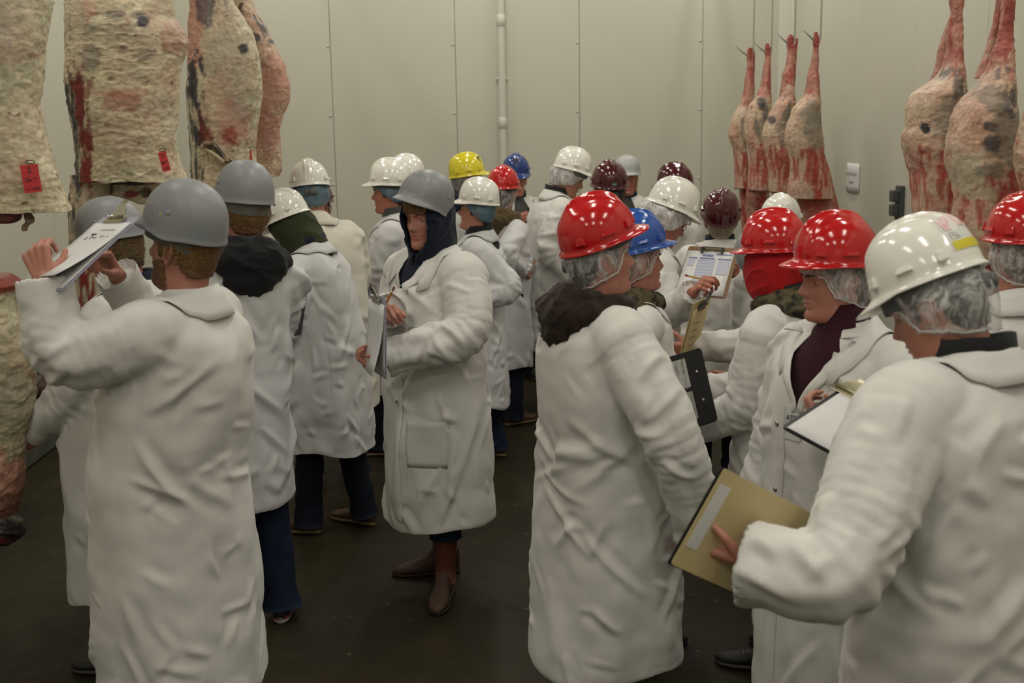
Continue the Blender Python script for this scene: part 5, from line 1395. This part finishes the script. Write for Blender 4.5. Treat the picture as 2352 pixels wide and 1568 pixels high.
lamb('large lamb carcass with torn patchy fat hanging beside the red helmet', 4.67, [(-110, 2312, 2330), (-40, 2305, 2332), (0, 2306, 2331), (50, 2296, 2330), (90, 2290, 2331), (120, 2280, 2330), (160, 2268, 2328), (190, 2250, 2325), (215, 2225, 2324), (240, 2207, 2322), (270, 2195, 2326), (310, 2186, 2331), (345, 2176, 2332), (380, 2178, 2326), (420, 2192, 2330), (460, 2198, 2342), (500, 2196, 2348), (550, 2203, 2340), (585, 2222, 2312)],
     [(565, 2262, 2330), (600, 2258, 2330), (640, 2262, 2325), (690, 2280, 2310)], None, 36, [('o', 2250, 230, 26, 40, GREYF*.5, .7), ('o', 2295, 230, 12, 22, DARK*1.4, .8), ('o', 2235, 290, 16, 12, DARK*1.4, .8), ('o', 2242, 330, 18, 22, DARK*1.8, .8), ('o', 2205, 390, 30, 50, np.array([.56, .50, .36]), .9), ('o', 2240, 390, 30, 20, GREYF*.6, .7), ('o', 2310, 450, 16, 26, BRED, .8), ('o', 2230, 440, 26, 14, np.array([.55, .47, .32]), .9)], 1.3, leg2=[(-60, 2300, 2312), (60, 2280, 2294), (120, 2262, 2280), (180, 2240, 2262)])
lamb('lamb carcass hanging furthest from the rear wall, beyond the torn patchy lamb', 4.25, [(-150, 2385, 2400), (0, 2380, 2405), (150, 2370, 2410), (250, 2358, 2440), (330, 2345, 2450), (360, 2343, 2450), (400, 2352, 2445), (480, 2372, 2440), (540, 2380, 2430)], None, None, 37, (), 1.2)
for l, u_, Y_ in (('steel trolley hook holding up the large lamb beside the wall switch', 2196, 5.19), ('steel trolley hook holding up the torn patchy lamb', 2320, 4.67), ('steel trolley hook holding up the lamb furthest from the rear wall', 2392, 4.25)):
    trolley(l, at(u_, -80, Y_)[0], Y_, at(u_, -60 if u_ < 2390 else -130, Y_)[2], None)
# ------------------------------------------------------------------ the crowd, nearest the left wall first
person('bearded', 'bearded man in grey helmet raising a clipboard to his face', 426, 408, 3.6, -72, ('bump', 'grey', 8), head=(6, 3, 0), lean=(-10, 0), wid=1.16, dep=1.45, hem=.24, arms=(dict(base='high', px=(104, 648, 3.42), epx=(128, 835, 3.38), d=(-.1, .5, .9), palm=(-1, .2, -.2), pose='grip', r=1.15), dict(base='high', px=(268, 632, 3.78), epx=(345, 745, 3.9), palm=(-.9, .3, .3), pose='pinch', r=1.05)),
       skin='fair', hair='ginger', beard='ginger', net='gold', band='grey', legs='mid', res='hi', seed=8)
person('leader', 'man in grey helmet half hidden behind the raised clipboard', 240, 450, 4.35, -78, ('bump', 'grey', 4), head=(0, 18, 0), lean=(-5, 0), hem=.29, arms=(dict(base='hold', w=(.14, .30, .96)), dict(base='hold', w=(.1, .28, 1.0))), skin='ruddy', hair='brown', net='gold', jcollar='navy', legs='dark', res='mid', seed=12, wid=1.15, dep=1.5)
person('blackhood', 'man in grey helmet with black hood lowered and red-trimmed sneakers', 560, 366, 4.75, -22, ('bump', 'grey', 3), head=(-6, 6, 0), lean=(-3, 6), wid=.93, dep=1.12, hem=.50, coat='cool', arms=(dict(base='hold'), dict(base='hold', w=(.10, .34, 1.02))), skin='fair', hair='ginger', net='gold', band='grey', hood='black', collar=False, legs='blue', shoes='sneaker', toes=(5, 20), stance=(.12, .03, -.05), res='hi', seed=23, wrinkle=1.25)
person('olivehood', 'person in tilted white helmet over an olive hood, in boat shoes', 643, 430, 5.9, -68, ('ridge', 'white', 12), head=(0, 26, 0), lean=(8, 0), wid=1.08, dep=1.3, hem=.44, coat='cool', arms=(dict(base='hold', w=(.16, .34, 1.04)), 'hold'), hoodup='olive', hair=None, jcollar='navy', legs='dark', shoes='boat', toes=(12, 12), stance=(.11, .10, -.12), face=False, res='hi', seed=31, wrinkle=1.15)
person('creamcoat', 'broad person in cream coat, white helmet and blue hairnet seen from behind', 707, 362, 6.85, -28, ('ridge', 'white', 3), head=(18, 4, 0), lean=(9, 0), wid=1.30, dep=1.5, hem=.42, coat='warm', arms=('hold', dict(base='hold', w=(.20, .30, 1.05))), net='blue', puff=.012, hair='grey', band='grey', legs='dark', stance=(.11, .0, -.14), face=False, res='mid', seed=37)
person('lookingback', 'person with glasses under a maroon helmet facing the cream-coated person', 730, 414, 8.2, 172, ('vgard', 'maroon'), head=(0, 0, 0), hem=.45, arms=('down', 'down'), hair='dark', glasses=True, shirt='navy', jcollar='navy', skin='fair', res='lo', seed=41)
person('bluenet', 'man in white helmet and blue hairnet standing in profile behind the hooded boy', 894, 360, 7.25, -82, ('ridge', 'white', 5), head=(0, 2, 0), hem=.38, coat='cool', wid=1.08, dep=1.3, arms=('hold', 'hold'), net='blue', hair='dark', skin='ruddy', jcollar='grey', band='black', legs='dark', shoes='sneaker', stance=(.10, .12, -.10), res='mid', seed=43)
person('behindblue', 'person in white helmet standing behind the man with the blue hairnet', 932, 351, 8.1, -62, ('ridge', 'white', 3), hem=.42, coat='cool', arms=('down', 'down'), hair='dark', res='lo', seed=47)
person('boots', 'boy in grey helmet over a raised black hood, wearing brown boots', 983, 388, 5.0, 230, ('bump', 'grey', 20, -12), head=(-14, 4, 0), wid=1.16, dep=1.3, hem=.315, arms=(dict(base='hold', px=(893, 818, 4.72), epx=(1082, 770, 4.72), r=1.2, palm=(-.2, .5, 1)), dict(base='hold', px=(893, 715, 4.78), epx=(905, 715, 5.2), palm=(-.6, -.3, -1), pose='pinch', r=1.05)),
       skin='fair', hair='ginger', hoodup='navy', shirt='navy', fringe=.026, vneck=1.27, vwide=.45, snaps=dict(z=(1.25, 1.03, .87), x=.0), pocket=[(-.21, -.07, .60, .80), (-.15, -.06, 1.08, 1.20)], legs='blue', shoes='boot', toes=(40, 34), stance=(.11, .06, -.10), res='hi', seed=53, wrinkle=1.2, collar=dict(gap=30, flap=.075), face_kw=dict(nose=1.0))
person('openmouth', 'boy in white helmet speaking in profile, black collar under his coat', 1100, 405, 7.0, -80, ('ridge', 'white', 0), head=(-4, -4, 0), lean=(-3, 0), wid=1.08, dep=1.35, hem=.38, coat='cool', arms=(dict(base='hold', px=(1058, 690, 6.72), epx=(1185, 668, 6.76), r=1.1), dict(base='hold', w=(.15, .20, 1.0))), net='blue', hair='dark', skin='fair', shirt='black', jcollar='black', legs='blue', shoes='boat', toes=(10, 10), stance=(.10, .08, -.10), face_kw=dict(mouth_open=.008, chubby=.06), res='hi', seed=59)
person('yellow', 'young man in yellow helmet with a hairnet looking right', 1070, 348, 8.4, 76, ('ridge', 'yellow', 8), head=(6, 0, 0), hem=.42, arms=('down', 'down'), net='white', hair='dark', skin='fair', jcollar='navy', hood='navy', collar=False, res='mid', seed=61, extras=[ex_text(28, .62, 'F', .060, M_INK, .35), ex_patch('emblem', 18, 40, .50, .56, M_INK)])
person('redback', 'person in small red helmet with a brown collar seen from behind', 1155, 377, 7.95, 48, ('ridge', 'red', 4), head=(-22, 4, 0), hem=.40, coat='cool', wid=.92, dep=1.1, arms=('hold', dict(base='hold', px=(1203, 619, 7.76))), net='white', hair='dark', hood='tan', collar=False, band='black', legs='dark', shoes='boat', face=False, res='mid', seed=67)
person('bluecam', 'man in dark blue helmet with a dark collar raising his fist', 1184, 350, 9.25, 160, ('ridge', 'navy', 2), head=(14, 8, 0), hem=.62, arms=(dict(base='high', px=(1222, 505, 8.95), palm=(-1, 0, 0), pose='fist'), 'hold'), hair='blond', skin='ruddy', shirt='grey', jcollar='black', vneck=1.22, legs='black', res='mid', seed=71, extras=[ex_patch('emblem', -8, 22, .46, .56, M_INK), ex_text(8, .66, 'F', .055, M_INK, -.3)])
person('headdown', 'man in white helmet and white hairnet bowing his head to the right', 1320, 335, 8.4, 80, ('ridge', 'white', 10), head=(4, 20, 0), lean=(5, 0), hem=.42, wid=1.2, dep=1.45, arms=('hold', dict(base='down', w=(.24, .05, .95))), net='bouffant', puff=.020, hair='dark', skin='tan', jcollar='black', band='grey', legs='black', res='mid', seed=73, extras=[ex_text(24, .80, 'E', .030, M_TAGR if False else mat('red_print', (.40, .03, .03), rough=.5))])
person('maroonback', 'person in maroon helmet and black mesh hairnet seen from behind', 1400, 363, 7.2, -4, ('vgard', 'maroon', 5), head=(0, -5, 0), hem=.40, arms=('hold', 'hold'), net='black', puff=.012, hair='dark', band='black', face=False, res='mid', seed=79, extras=[ex_label(176)])
person('lightgrey', 'fair-haired person in light grey helmet facing the room by the rear wall', 1440, 355, 9.4, 186, ('bump', 'lightgrey', 4), head=(-4, 4, 0), hem=.45, arms=('hold', 'hold'), hair='blond', longhair='blond', skin='ruddy', shirt='grey', jcollar='navy', vneck=1.20, res='mid', seed=83)
person('maroonside', 'person in maroon helmet looking left behind the bowed white helmet', 1549, 371, 8.0, -76, ('vgard', 'maroon', 2), head=(0, 4, 0), hem=.42, arms=('hold', 'hold'), hair='dark', res='lo', seed=89)
person('brownhood', 'man in red helmet with brown hood lowered over his long coat', 1362, 437, 3.72, 72, ('vgard', 'red', 15), head=(2, -1, 0), lean=(-3, 0), wid=1.16, dep=1.46, hem=.26, arms=(dict(base='hold', px=(1522, 985, 3.95), d=(0, .05, 1), palm=(0, 1, .2)), dict(base='down', px=(1612, 1222, 3.50), epx=(1545, 1000, 3.40), d=(.0, .1, -1), palm=(-1, .1, 0), pose='relax', r=1.15)), net='white', puff=.010, hair='dark', band='black', skin='fair', hood='brown', collar=False, legs='black', res='hi', seed=97, face_kw=dict(chubby=.05))
person('girl', 'girl in bright blue helmet gazing right, camouflage collar under her coat', 1455, 478, 4.42, 76, ('vgard', 'blue', 9), head=(2, -2, 0), wid=.98, dep=1.15, hem=.34, arms=('hold', dict(base='hold', px=(1480, 955, 4.15))), net='white', hair='ginger', skin='fair', hood='camo', collar=dict(gap=40, flap=.06), legs='dark', res='hi', seed=101, face_kw=dict(nose=.85, chubby=.04))
person('writer', 'man with glasses in white helmet writing on a score sheet', 1556, 403, 5.7, 78, ('ridge', 'white', 9), head=(2, 24, 0), lean=(7, 0), wid=1.1, dep=1.35, hem=.36, arms=(dict(base='hold', px=(1652, 640, 5.62), palm=(-.3, 0, 1), pose='grip'), dict(base='hold', px=(1592, 672, 5.20), epx=(1530, 735, 5.38), palm=(-.4, .6, -.8), pose='pinch')), net='bouffant', puff=.030, hair='brown', glasses=True, skin='ruddy', shirt='red', vneck=1.26, vwide=.25, res='hi', seed=103)
person('greynet', 'person in maroon helmet with grey hair and navy collar seen from behind', 1658, 428, 6.4, 8, ('vgard', 'maroon', 6), head=(0, -26, 0), wid=1.2, dep=1.3, hem=.36, arms=('hold', 'hold'), net='gold', hair='grey', jcollar='navy', face=False, res='mid', seed=107)
person('bowed', 'person with dark green hood bending over a tan clipboard behind the red hood', 1738, 512, 4.95, -70, ('bump', 'grey', 4), head=(0, 26, 0), lean=(24, 0), wid=1.15, dep=1.35, hem=.34, arms=(dict(base='hold', px=(1585, 800, 4.72), pose='grip', palm=(-.6, .4, .5)), 'hold'), hair='dark', hood='green', collar=False, face=False, res='mid', seed=109)
person('redhood', 'person with red hood and camouflage collar under a red helmet', 1779, 475, 4.2, -55, ('vgard', 'red', 4), head=(-10, 2, 0), lean=(4, 0), wid=1.14, dep=1.4, hem=.38, arms=(dict(base='hold', w=(.20, .30, 1.00), r=1.1), 'hold'), gaiter='red', hood='camo', jcollar='black', hair=None, collar=False, face=False, legs='black', res='hi', seed=113, extras=[ex_label(-150)])
person('crown', 'person whose white helmet shows behind the red hood', 1794, 441, 5.95, -8, ('ridge', 'white', 2), hem=.36, arms=('hold', 'hold'), net='white', hair='dark', face=False, res='lo', seed=127)
person('burgundy', 'boy in red helmet with burgundy shirt and name sticker', 1922, 480, 3.42, 238, ('vgard', 'red', 5), head=(27, 4, 0), wid=1.14, dep=1.4, hem=.28, arms=(dict(base='high', px=(1935, 975, 3.16), palm=(-.5, -.3, 1), pose='grip'), dict(base='down', w=(.27, .10, .84))), net='white', hair='dark', skin='fair', shirt='maroon', vneck=1.24, vwide=.50, snaps=dict(z=(1.19, .98), x=.072, placket=True), collar=dict(gap=26, flap=.075), legs='black', res='hi', seed=131, tagat=(.012, 1.20, .060, .10), face_kw=dict(chubby=.06))
M_PINKP = mat('pink_faded_print', (.66, .36, .36), rough=.5, var=(60, (.74, .66, .62), .12)); M_YEL = mat('yellow_sticker', (.66, .55, .03), rough=.4, bump=(30, .1)); M_BARC = mat('grey_barcode', (.30, .30, .28), rough=.5, var=(200, (.66, .65, .60), .08)); M_STK = mat('white_sticker', (.72, .70, .66), rough=.35)
person('nearest', 'man in white helmet with yellow and pink sticker, holding a manila folder', 2108, 485, 2.66, -28, ('ridge', 'white', 2), head=(-24, 25, 3), lean=(3, 0), wid=1.42, dep=1.45, hem=.28, coat='white', arms=(dict(base='hold', px=(1728, 1292, 2.32), epx=(1915, 1345, 2.22), palm=(-.2, .5, .9), pose='grip', r=1.2), 'hold'), net='white', puff=.022, hair='dark', band='grey', skin='fair', jcollar='black', legs='black', res='hi', seed=137, wrinkle=.9,
       extras=[ex_patch('sticker', -196, -142, .44, .90, M_STK, .0012), ex_patch('sticker_yellow', -194, -144, .80, .895, M_YEL, .0020), ex_patch('sticker_pink', -194, -146, .46, .66, M_PINKP, .0020), ex_patch('barcode', -164, -146, .69, .78, M_BARC, .0020)])
person('rightedge', 'person in red helmet and hairnet seen from behind beside the torn patchy lamb', 2352, 437, 3.75, 6, ('vgard', 'red', 2), head=(-8, 2, 0), wid=1.15, dep=1.3, hem=.30, arms=('hold', 'hold'), net='white', puff=.010, hair='brown', skin='fair', legs='dark', face=False, res='hi', seed=139, extras=[ex_label(-172)])
# ------------------------------------------------------------------ things in hands
M_CLIP = mat('chrome_clip', (.55, .53, .45), rough=.22, metal=1.0); M_CLIPD = mat('dark_clip', (.10, .10, .095), rough=.35, metal=.8); M_CLIPG = mat('brass_clip', (.40, .36, .24), rough=.32, metal=1.0)
M_HARD = mat('brown_hardboard', (.16, .085, .030), rough=.6, bump=(90, .3), var=(40, (.20, .11, .045), .2)); M_BLK = mat('black_plastic', (.012, .012, .013), rough=.4); M_TANB = mat('manila_board', (.52, .40, .20), rough=.7, var=(12, (.47, .36, .175), .3)); M_GREYB = mat('grey_plastic_board', (.045, .048, .060), rough=.4); M_CLEAR = mat('purple_edged_acrylic', (.36, .35, .46), rough=.25)
M_BLUEP = mat('blue_form_print', (.20, .22, .42), rough=.7); M_LBLUE = mat('pale_form_print', (.46, .47, .56), rough=.75); M_GPRINT = mat('grey_card_print', (.16, .165, .15), rough=.6); M_CARD = mat('grey_card', (.40, .40, .35), rough=.5); M_PENCIL = mat('yellow_pencil', (.55, .33, .02), rough=.4); M_ORANGE = mat('orange_pencil', (.50, .19, .015), rough=.4); M_ERASER = mat('eraser', (.28, .05, .05), rough=.8); M_WOOD = mat('bare_wood', (.45, .30, .15), rough=.7)
MANILA = mat('manila_card', (.60, .49, .255), rough=.7, var=(6, (.56, .45, .23), .3))

def flat(name, label, cat, c, x, y, facing=True):
    """an Empty whose local x, y lie in the sheet and whose z looks at the camera"""
    c = np.asarray(c, float); x = norm(x); y = norm(np.asarray(y, float)-x*np.dot(x, y)); z = np.cross(x, y)
    if facing and np.dot(z, CAM-c) < 0: z = -z
    if np.dot(np.cross(x, y), z) < 0: x = -x
    r = empty(name, c); m_ = Matrix.Identity(4)
    for i in range(3): m_[i][0], m_[i][1], m_[i][2], m_[i][3] = x[i], y[i], z[i], c[i]
    r.matrix_world = m_; tag(r, label, cat); return r
def rbox(w_, h_, t_, c=(0, 0, 0), rad=.012):
    P = []
    for sx, sy, a0 in ((1, 1, 0), (-1, 1, 90), (-1, -1, 180), (1, -1, 270)):
        for k_ in range(5):
            a = math.radians(a0+k_*22.5); P.append((sx*(w_/2-rad)+rad*math.cos(a), sy*(h_/2-rad)+rad*math.sin(a)))
    n_ = len(P); V = [(p[0]+c[0], p[1]+c[1], c[2]+s*t_/2) for s in (-1, 1) for p in P]
    return V, [tuple(range(n_-1, -1, -1)), tuple(range(n_, 2*n_))]+[(i, (i+1) % n_, n_+(i+1) % n_, n_+i) for i in range(n_)]
def quad(x0, x1, y0, y1, z): return [(x0, y0, z), (x1, y0, z), (x1, y1, z), (x0, y1, z)], [(0, 1, 2, 3)]
def clip(r, m, y, wide=.10, big=False, left=0.0):
    V, F = box(wide, .028, .004, (0, y-.012, .007), .0015); o = build('clip', MB().add(V, F), m, r, False)
    if left: o.location.x = left*(-1 if np.dot(np.array(r.matrix_world.col[0][:3]), CR) > 0 else 1)
    build('spring', MB().add(*tube([(-wide*.42, y-.002, .011), (wide*.42, y-.002, .011)], .0055, 10)), m, o)
    h_ = .055 if big else .03
    mb = MB(); P = [(-wide*.38, y, .010), (-wide*.30, y+h_*.45, .020), (-.016, y+h_*.75, .026), (-.014, y+h_, .028), (.014, y+h_, .028), (.016, y+h_*.75, .026), (wide*.30, y+h_*.45, .020), (wide*.38, y, .010)]
    mb.add(P+[(p[0], p[1], p[2]-.002) for p in P], [(0, 1, 2, 5, 6, 7), (2, 3, 4, 5), tuple(8+i for i in (7, 6, 5, 2, 1, 0)), (13, 12, 11, 10)]+[(i, (i+1) % 8, 8+(i+1) % 8, 8+i) for i in range(8)])
    build('clip_lever', mb, m, o, False)
def sheet(r, w_, h_, z, m=M_PAPER, curl=0.0, c=(0, 0), n_=7):
    V = [(c[0]+w_*(i/(n_-1)-.5), c[1]+h_*(j/(n_-1)-.5), z+curl*((1-j/(n_-1))**2)*(.6+.4*i/(n_-1))) for j in range(n_) for i in range(n_)]
    o = build('paper', MB().add(V, grid_faces(n_, n_, False)), m, r); o.modifiers.new('t', 'SOLIDIFY').thickness = .0006; return o
def put_text(r, s, sz, x, y, z, m=M_INK, rot=0.0, bold=False, name='print'):
    V, F = text_mesh(s, sz, bold=bold); c_, s_ = math.cos(rot), math.sin(rot)
    V = np.stack([V[:, 0]*c_-V[:, 1]*s_+x, V[:, 0]*s_+V[:, 1]*c_+y, V[:, 2]+z], 1); return build(name, MB().add(V, F), m, r, False)

# clipboard the bearded man holds up, its sheets lifted
r = flat('clipboard', 'clipboard with white printed sheets held up by the bearded man', 'clipboard', at(192, 580, 3.50), (.147, -.15, .012), (.091, .10, .098))
build('board', MB().add(*rbox(.23, .315, .003)), M_CLEAR, r, False); sheet(r, .216, .28, .004, c=(0, -.012)); sheet(r, .216, .27, .006, c=(0, -.010), curl=.04); clip(r, M_CLIP, .150, .11, True)
put_text(r, 'T', .050, -.03, .055, .0085, bold=True); put_text(r, 'A', .028, -.052, .050, .0085, bold=True); put_text(r, 'M', .028, -.006, .050, .0085, bold=True); put_text(r, '2014', .026, .045, .055, .0085)
build('print', MB().add(*quad(-.07, .03, .018, .021, .0085)), M_INK, r, False); build('print', MB().add(*quad(-.02, .07, .090, .092, .0085)), M_INK, r, False)
# clipboard of the hooded boy, seen nearly edge on, and his pencil
r = flat('clipboard', 'clipboard held edge on by the boy with the black hood', 'clipboard', at(868, 768, 4.66), (.075, -.20, .0), (-.01, .05, .30))
build('board', MB().add(*rbox(.23, .315, .003)), M_CLEAR, r, False); sheet(r, .216, .28, .004, c=(0, -.01)); sheet(r, .216, .27, .007, c=(0, -.01), curl=.05); clip(r, M_CLIP, .150, .11, True)
put_text(r, 'T', .045, .0, -.03, .012, bold=True); put_text(r, 'A  M', .03, .0, -.035, .012, bold=True)
def pencil(label, a, b, m, rad=.0038):
    a, b = np.asarray(a, float), np.asarray(b, float); L = np.linalg.norm(b-a); d = (b-a)/L
    rt = empty('pencil', a); tag(rt, label, 'pencil')
    build('shaft', MB().add(*tube([d*.012, d*(L-.022)], rad, 6, False)), m, rt, False); build('tip', MB().add(*tube([d*0, d*.012], [.0006, rad], 6)), M_WOOD, rt)
    build('ferrule', MB().add(*tube([d*(L-.022), d*(L-.010)], rad*1.04, 10)), M_CLIP, rt); build('eraser', MB().add(*tube([d*(L-.010), d*L], rad, 10)), M_ERASER, rt)
pencil('orange pencil upright in the hand of the boy with the black hood', at(877, 716, 4.70), at(906, 659, 4.66), M_ORANGE, .0046)
# score sheet of the man with glasses
r = flat('clipboard', 'brown hardboard clipboard with a blue score sheet under the white helmet', 'clipboard', at(1624, 624, 5.42), (.165, -.07, -.005), (.06, .20, .152))
build('board', MB().add(*rbox(.235, .33, .003)), M_HARD, r, False); sheet(r, .216, .29, .004, c=(-.006, -.012))
z_ = .0062
for q_ in ((-.10, -.06, .080, .088), (-.05, .02, .080, .088), (.035, .095, .078, .086), (-.04, .01, .098, .110), (.02, .098, .110, .116), (-.10, -.05, -.118, -.110), (-.035, -.005, -.118, -.110), (-.10, .0, -.158, -.154)):
    build('print', MB().add(*quad(*q_, z_)), M_BLUEP, r, False)
for q_ in ((-.10, -.07, .03, .075), (-.055, .025, -.085, .075), (.04, .092, -.02, .070), (-.10, -.05, -.15, -.122), (-.035, -.002, -.15, -.122)):
    build('print', MB().add(*quad(*q_, z_)), M_LBLUE, r, False)
for k_ in range(8): build('print', MB().add(*quad(-.055, .025, -.075+k_*.02, -.0735+k_*.02, z_+.0003)), M_BLUEP, r, False)
build('clip', MB().add(*box(.105, .020, .004, (0, .152, .006), .001)), M_CLIP, r, False)
for sx in (-.045, .045): build('clip_foot', MB().add(*tube([(sx, .150, .008), (sx*1.02, .135, .022), (sx*1.05, .118, .010)], .0065, 8)), M_BLK, r)
build('clip_wire', MB().add(*tube(bez_path([(-.045, .118, .010), (-.02, .122, .012), (0, .130, .014), (.02, .122, .012), (.045, .118, .010)], .01, .006)[0], .0018, 6)), M_CLIPD, r)
pencil('yellow pencil in the writing hand over the score sheet', at(1622, 643, 5.28), at(1574, 632, 5.24), M_PENCIL, .0044)
# tan clipboard held by the bending person
r = flat('clipboard', 'tan clipboard with a dark clip beside the black clipboard', 'clipboard', at(1592, 768, 4.62), (.11, .19, .0), (.065, .03, .16))
build('board', MB().add(*rbox(.20, .29, .003)), M_TANB, r, False); sheet(r, .18, .25, .004, MANILA, 0, (0, -.012)); clip(r, M_CLIPD, .130, .08, True)
for k_ in range(4): build('print', MB().add(*quad(-.05, .03-.01*k_, .05-.03*k_, .053-.03*k_, .006)), M_GPRINT, r, False)
# black clipboard back with two card windows
r = flat('clipboard', 'black clipboard back with a name card and a letter G card', 'clipboard', at(1562, 903, 3.98), (.22, .075, .044), (-.062, .02, .25))
build('board', MB().add(*rbox(.23, .262, .004, rad=.014)), M_BLK, r, False)
build('name_card', MB().add(*quad(-.10, .045, .012, .112, .0028)), mat('pale_card', (.50, .50, .47), rough=.4), r, False)
mb = MB(); P = [(-.10, -.004), (.045, -.004), (.045, -.098), (.03, -.102), (.018, -.110), (-.02, -.113), (-.04, -.118), (-.10, -.118)]
mb.add([(p[0], p[1], .0028) for p in P], [tuple(range(len(P)-1, -1, -1))]); build('letter_card', mb, M_CARD, r, False)
put_text(r, 'Name:', .020, .032, .085, .0036, M_GPRINT, -math.pi/2); put_text(r, 'Team:', .020, .008, .085, .0036, M_GPRINT, -math.pi/2)
put_text(r, 'Dri Cempt', .017, .030, .044, .0036, M_CARD, -math.pi/2)
put_text(r, 'G', .062, .006, -.036, .0036, M_GPRINT, -math.pi/2, True)
a = np.linspace(0, 2*np.pi, 33); build('seal', MB().add(*tube(np.stack([.010+.022*np.cos(a), -.085+.022*np.sin(a), np.full(33, .0034)], 1), .0008, 5, False)).add(*tube(np.stack([.010+.014*np.cos(a), -.085+.014*np.sin(a), np.full(33, .0034)], 1), .0005, 5, False)), M_GPRINT, r)
put_text(r, '..', .02, .010, -.083, .0036, M_GPRINT, 0, True); [build('print', MB().add(*quad(.0365, .0385, -.016-.014*k_, -.006-.014*k_, .0036)), M_GPRINT, r, False) for k_ in range(6)]
for y_ in (.055, -.045): build('rivet', MB().add(*ellipsoid((.078, y_, .003), (.0055, .0055, .003), 14, 8)), M_CLIP, r)
# clipboard of the boy with the burgundy shirt
r = flat('clipboard', 'black-edged clipboard with a brass clip held by the boy with the burgundy shirt', 'clipboard', at(1962, 985, 3.0), (.16, -.14, -.075), (-.03, .17, .065))
build('board', MB().add(*rbox(.25, .32, .006)), M_BLK, r, False); sheet(r, .225, .30, .006, c=(0, -.006))
clip(r, M_CLIPG, .150, .12, True, left=.085)
# manila folder
r = flat('folder', 'manila folder with a white label strip held by the man with the stickered helmet', 'folder', at(1720, 1244, 2.37), (.22, .10, -.14), (.093, .02, .153))
build('back_cover', MB().add(*rbox(.31, .225, .002, (0, 0, -.006), .006)), M_BLK, r, False)
build('cover', MB().add(*rbox(.305, .222, .0015, (0, .002, .002), .006)), MANILA, r, False); sheet(r, .29, .205, -.002, c=(0, 0))
build('label_strip', MB().add(*box(.030, .145, .001, (-.128, .01, .0035))), M_PAPER, r, False)
for k_ in range(3): build('print', MB().add(*quad(-.03+.035*k_, -.005+.035*k_, .0, .012, .0035)), mat('faint_pencil', (.50, .41, .22), rough=.8), r, False)
# dark clipboard between the black hood and the olive hood
r = flat('clipboard', 'dark grey clipboard tucked between the black-hooded and the olive-hooded persons', 'clipboard', at(672, 708, 5.42), (.08, .17, -.02), (.05, .06, .12))
build('board', MB().add(*rbox(.20, .26, .004)), M_GREYB, r, False); sheet(r, .18, .22, -.005)
# pencil by the person in the small red helmet, pen of the man with the brown hood
pencil('thin pencil held out behind the small red helmet', at(1221, 605, 7.62), at(1242, 596, 7.60), M_ORANGE)
a_, b_ = at(1590, 1322, 3.46), at(1594, 1272, 3.46); rt = empty('pen', a_); tag(rt, 'black pen between the fingers of the man with the brown hood', 'pen'); d = b_-a_
build('barrel', MB().add(*tube([d*.12, d], .004, 8)), M_BLK, rt); build('nib', MB().add(*tube([d*0, d*.12], [.0006, .004], 8)), M_CLIPD, rt)
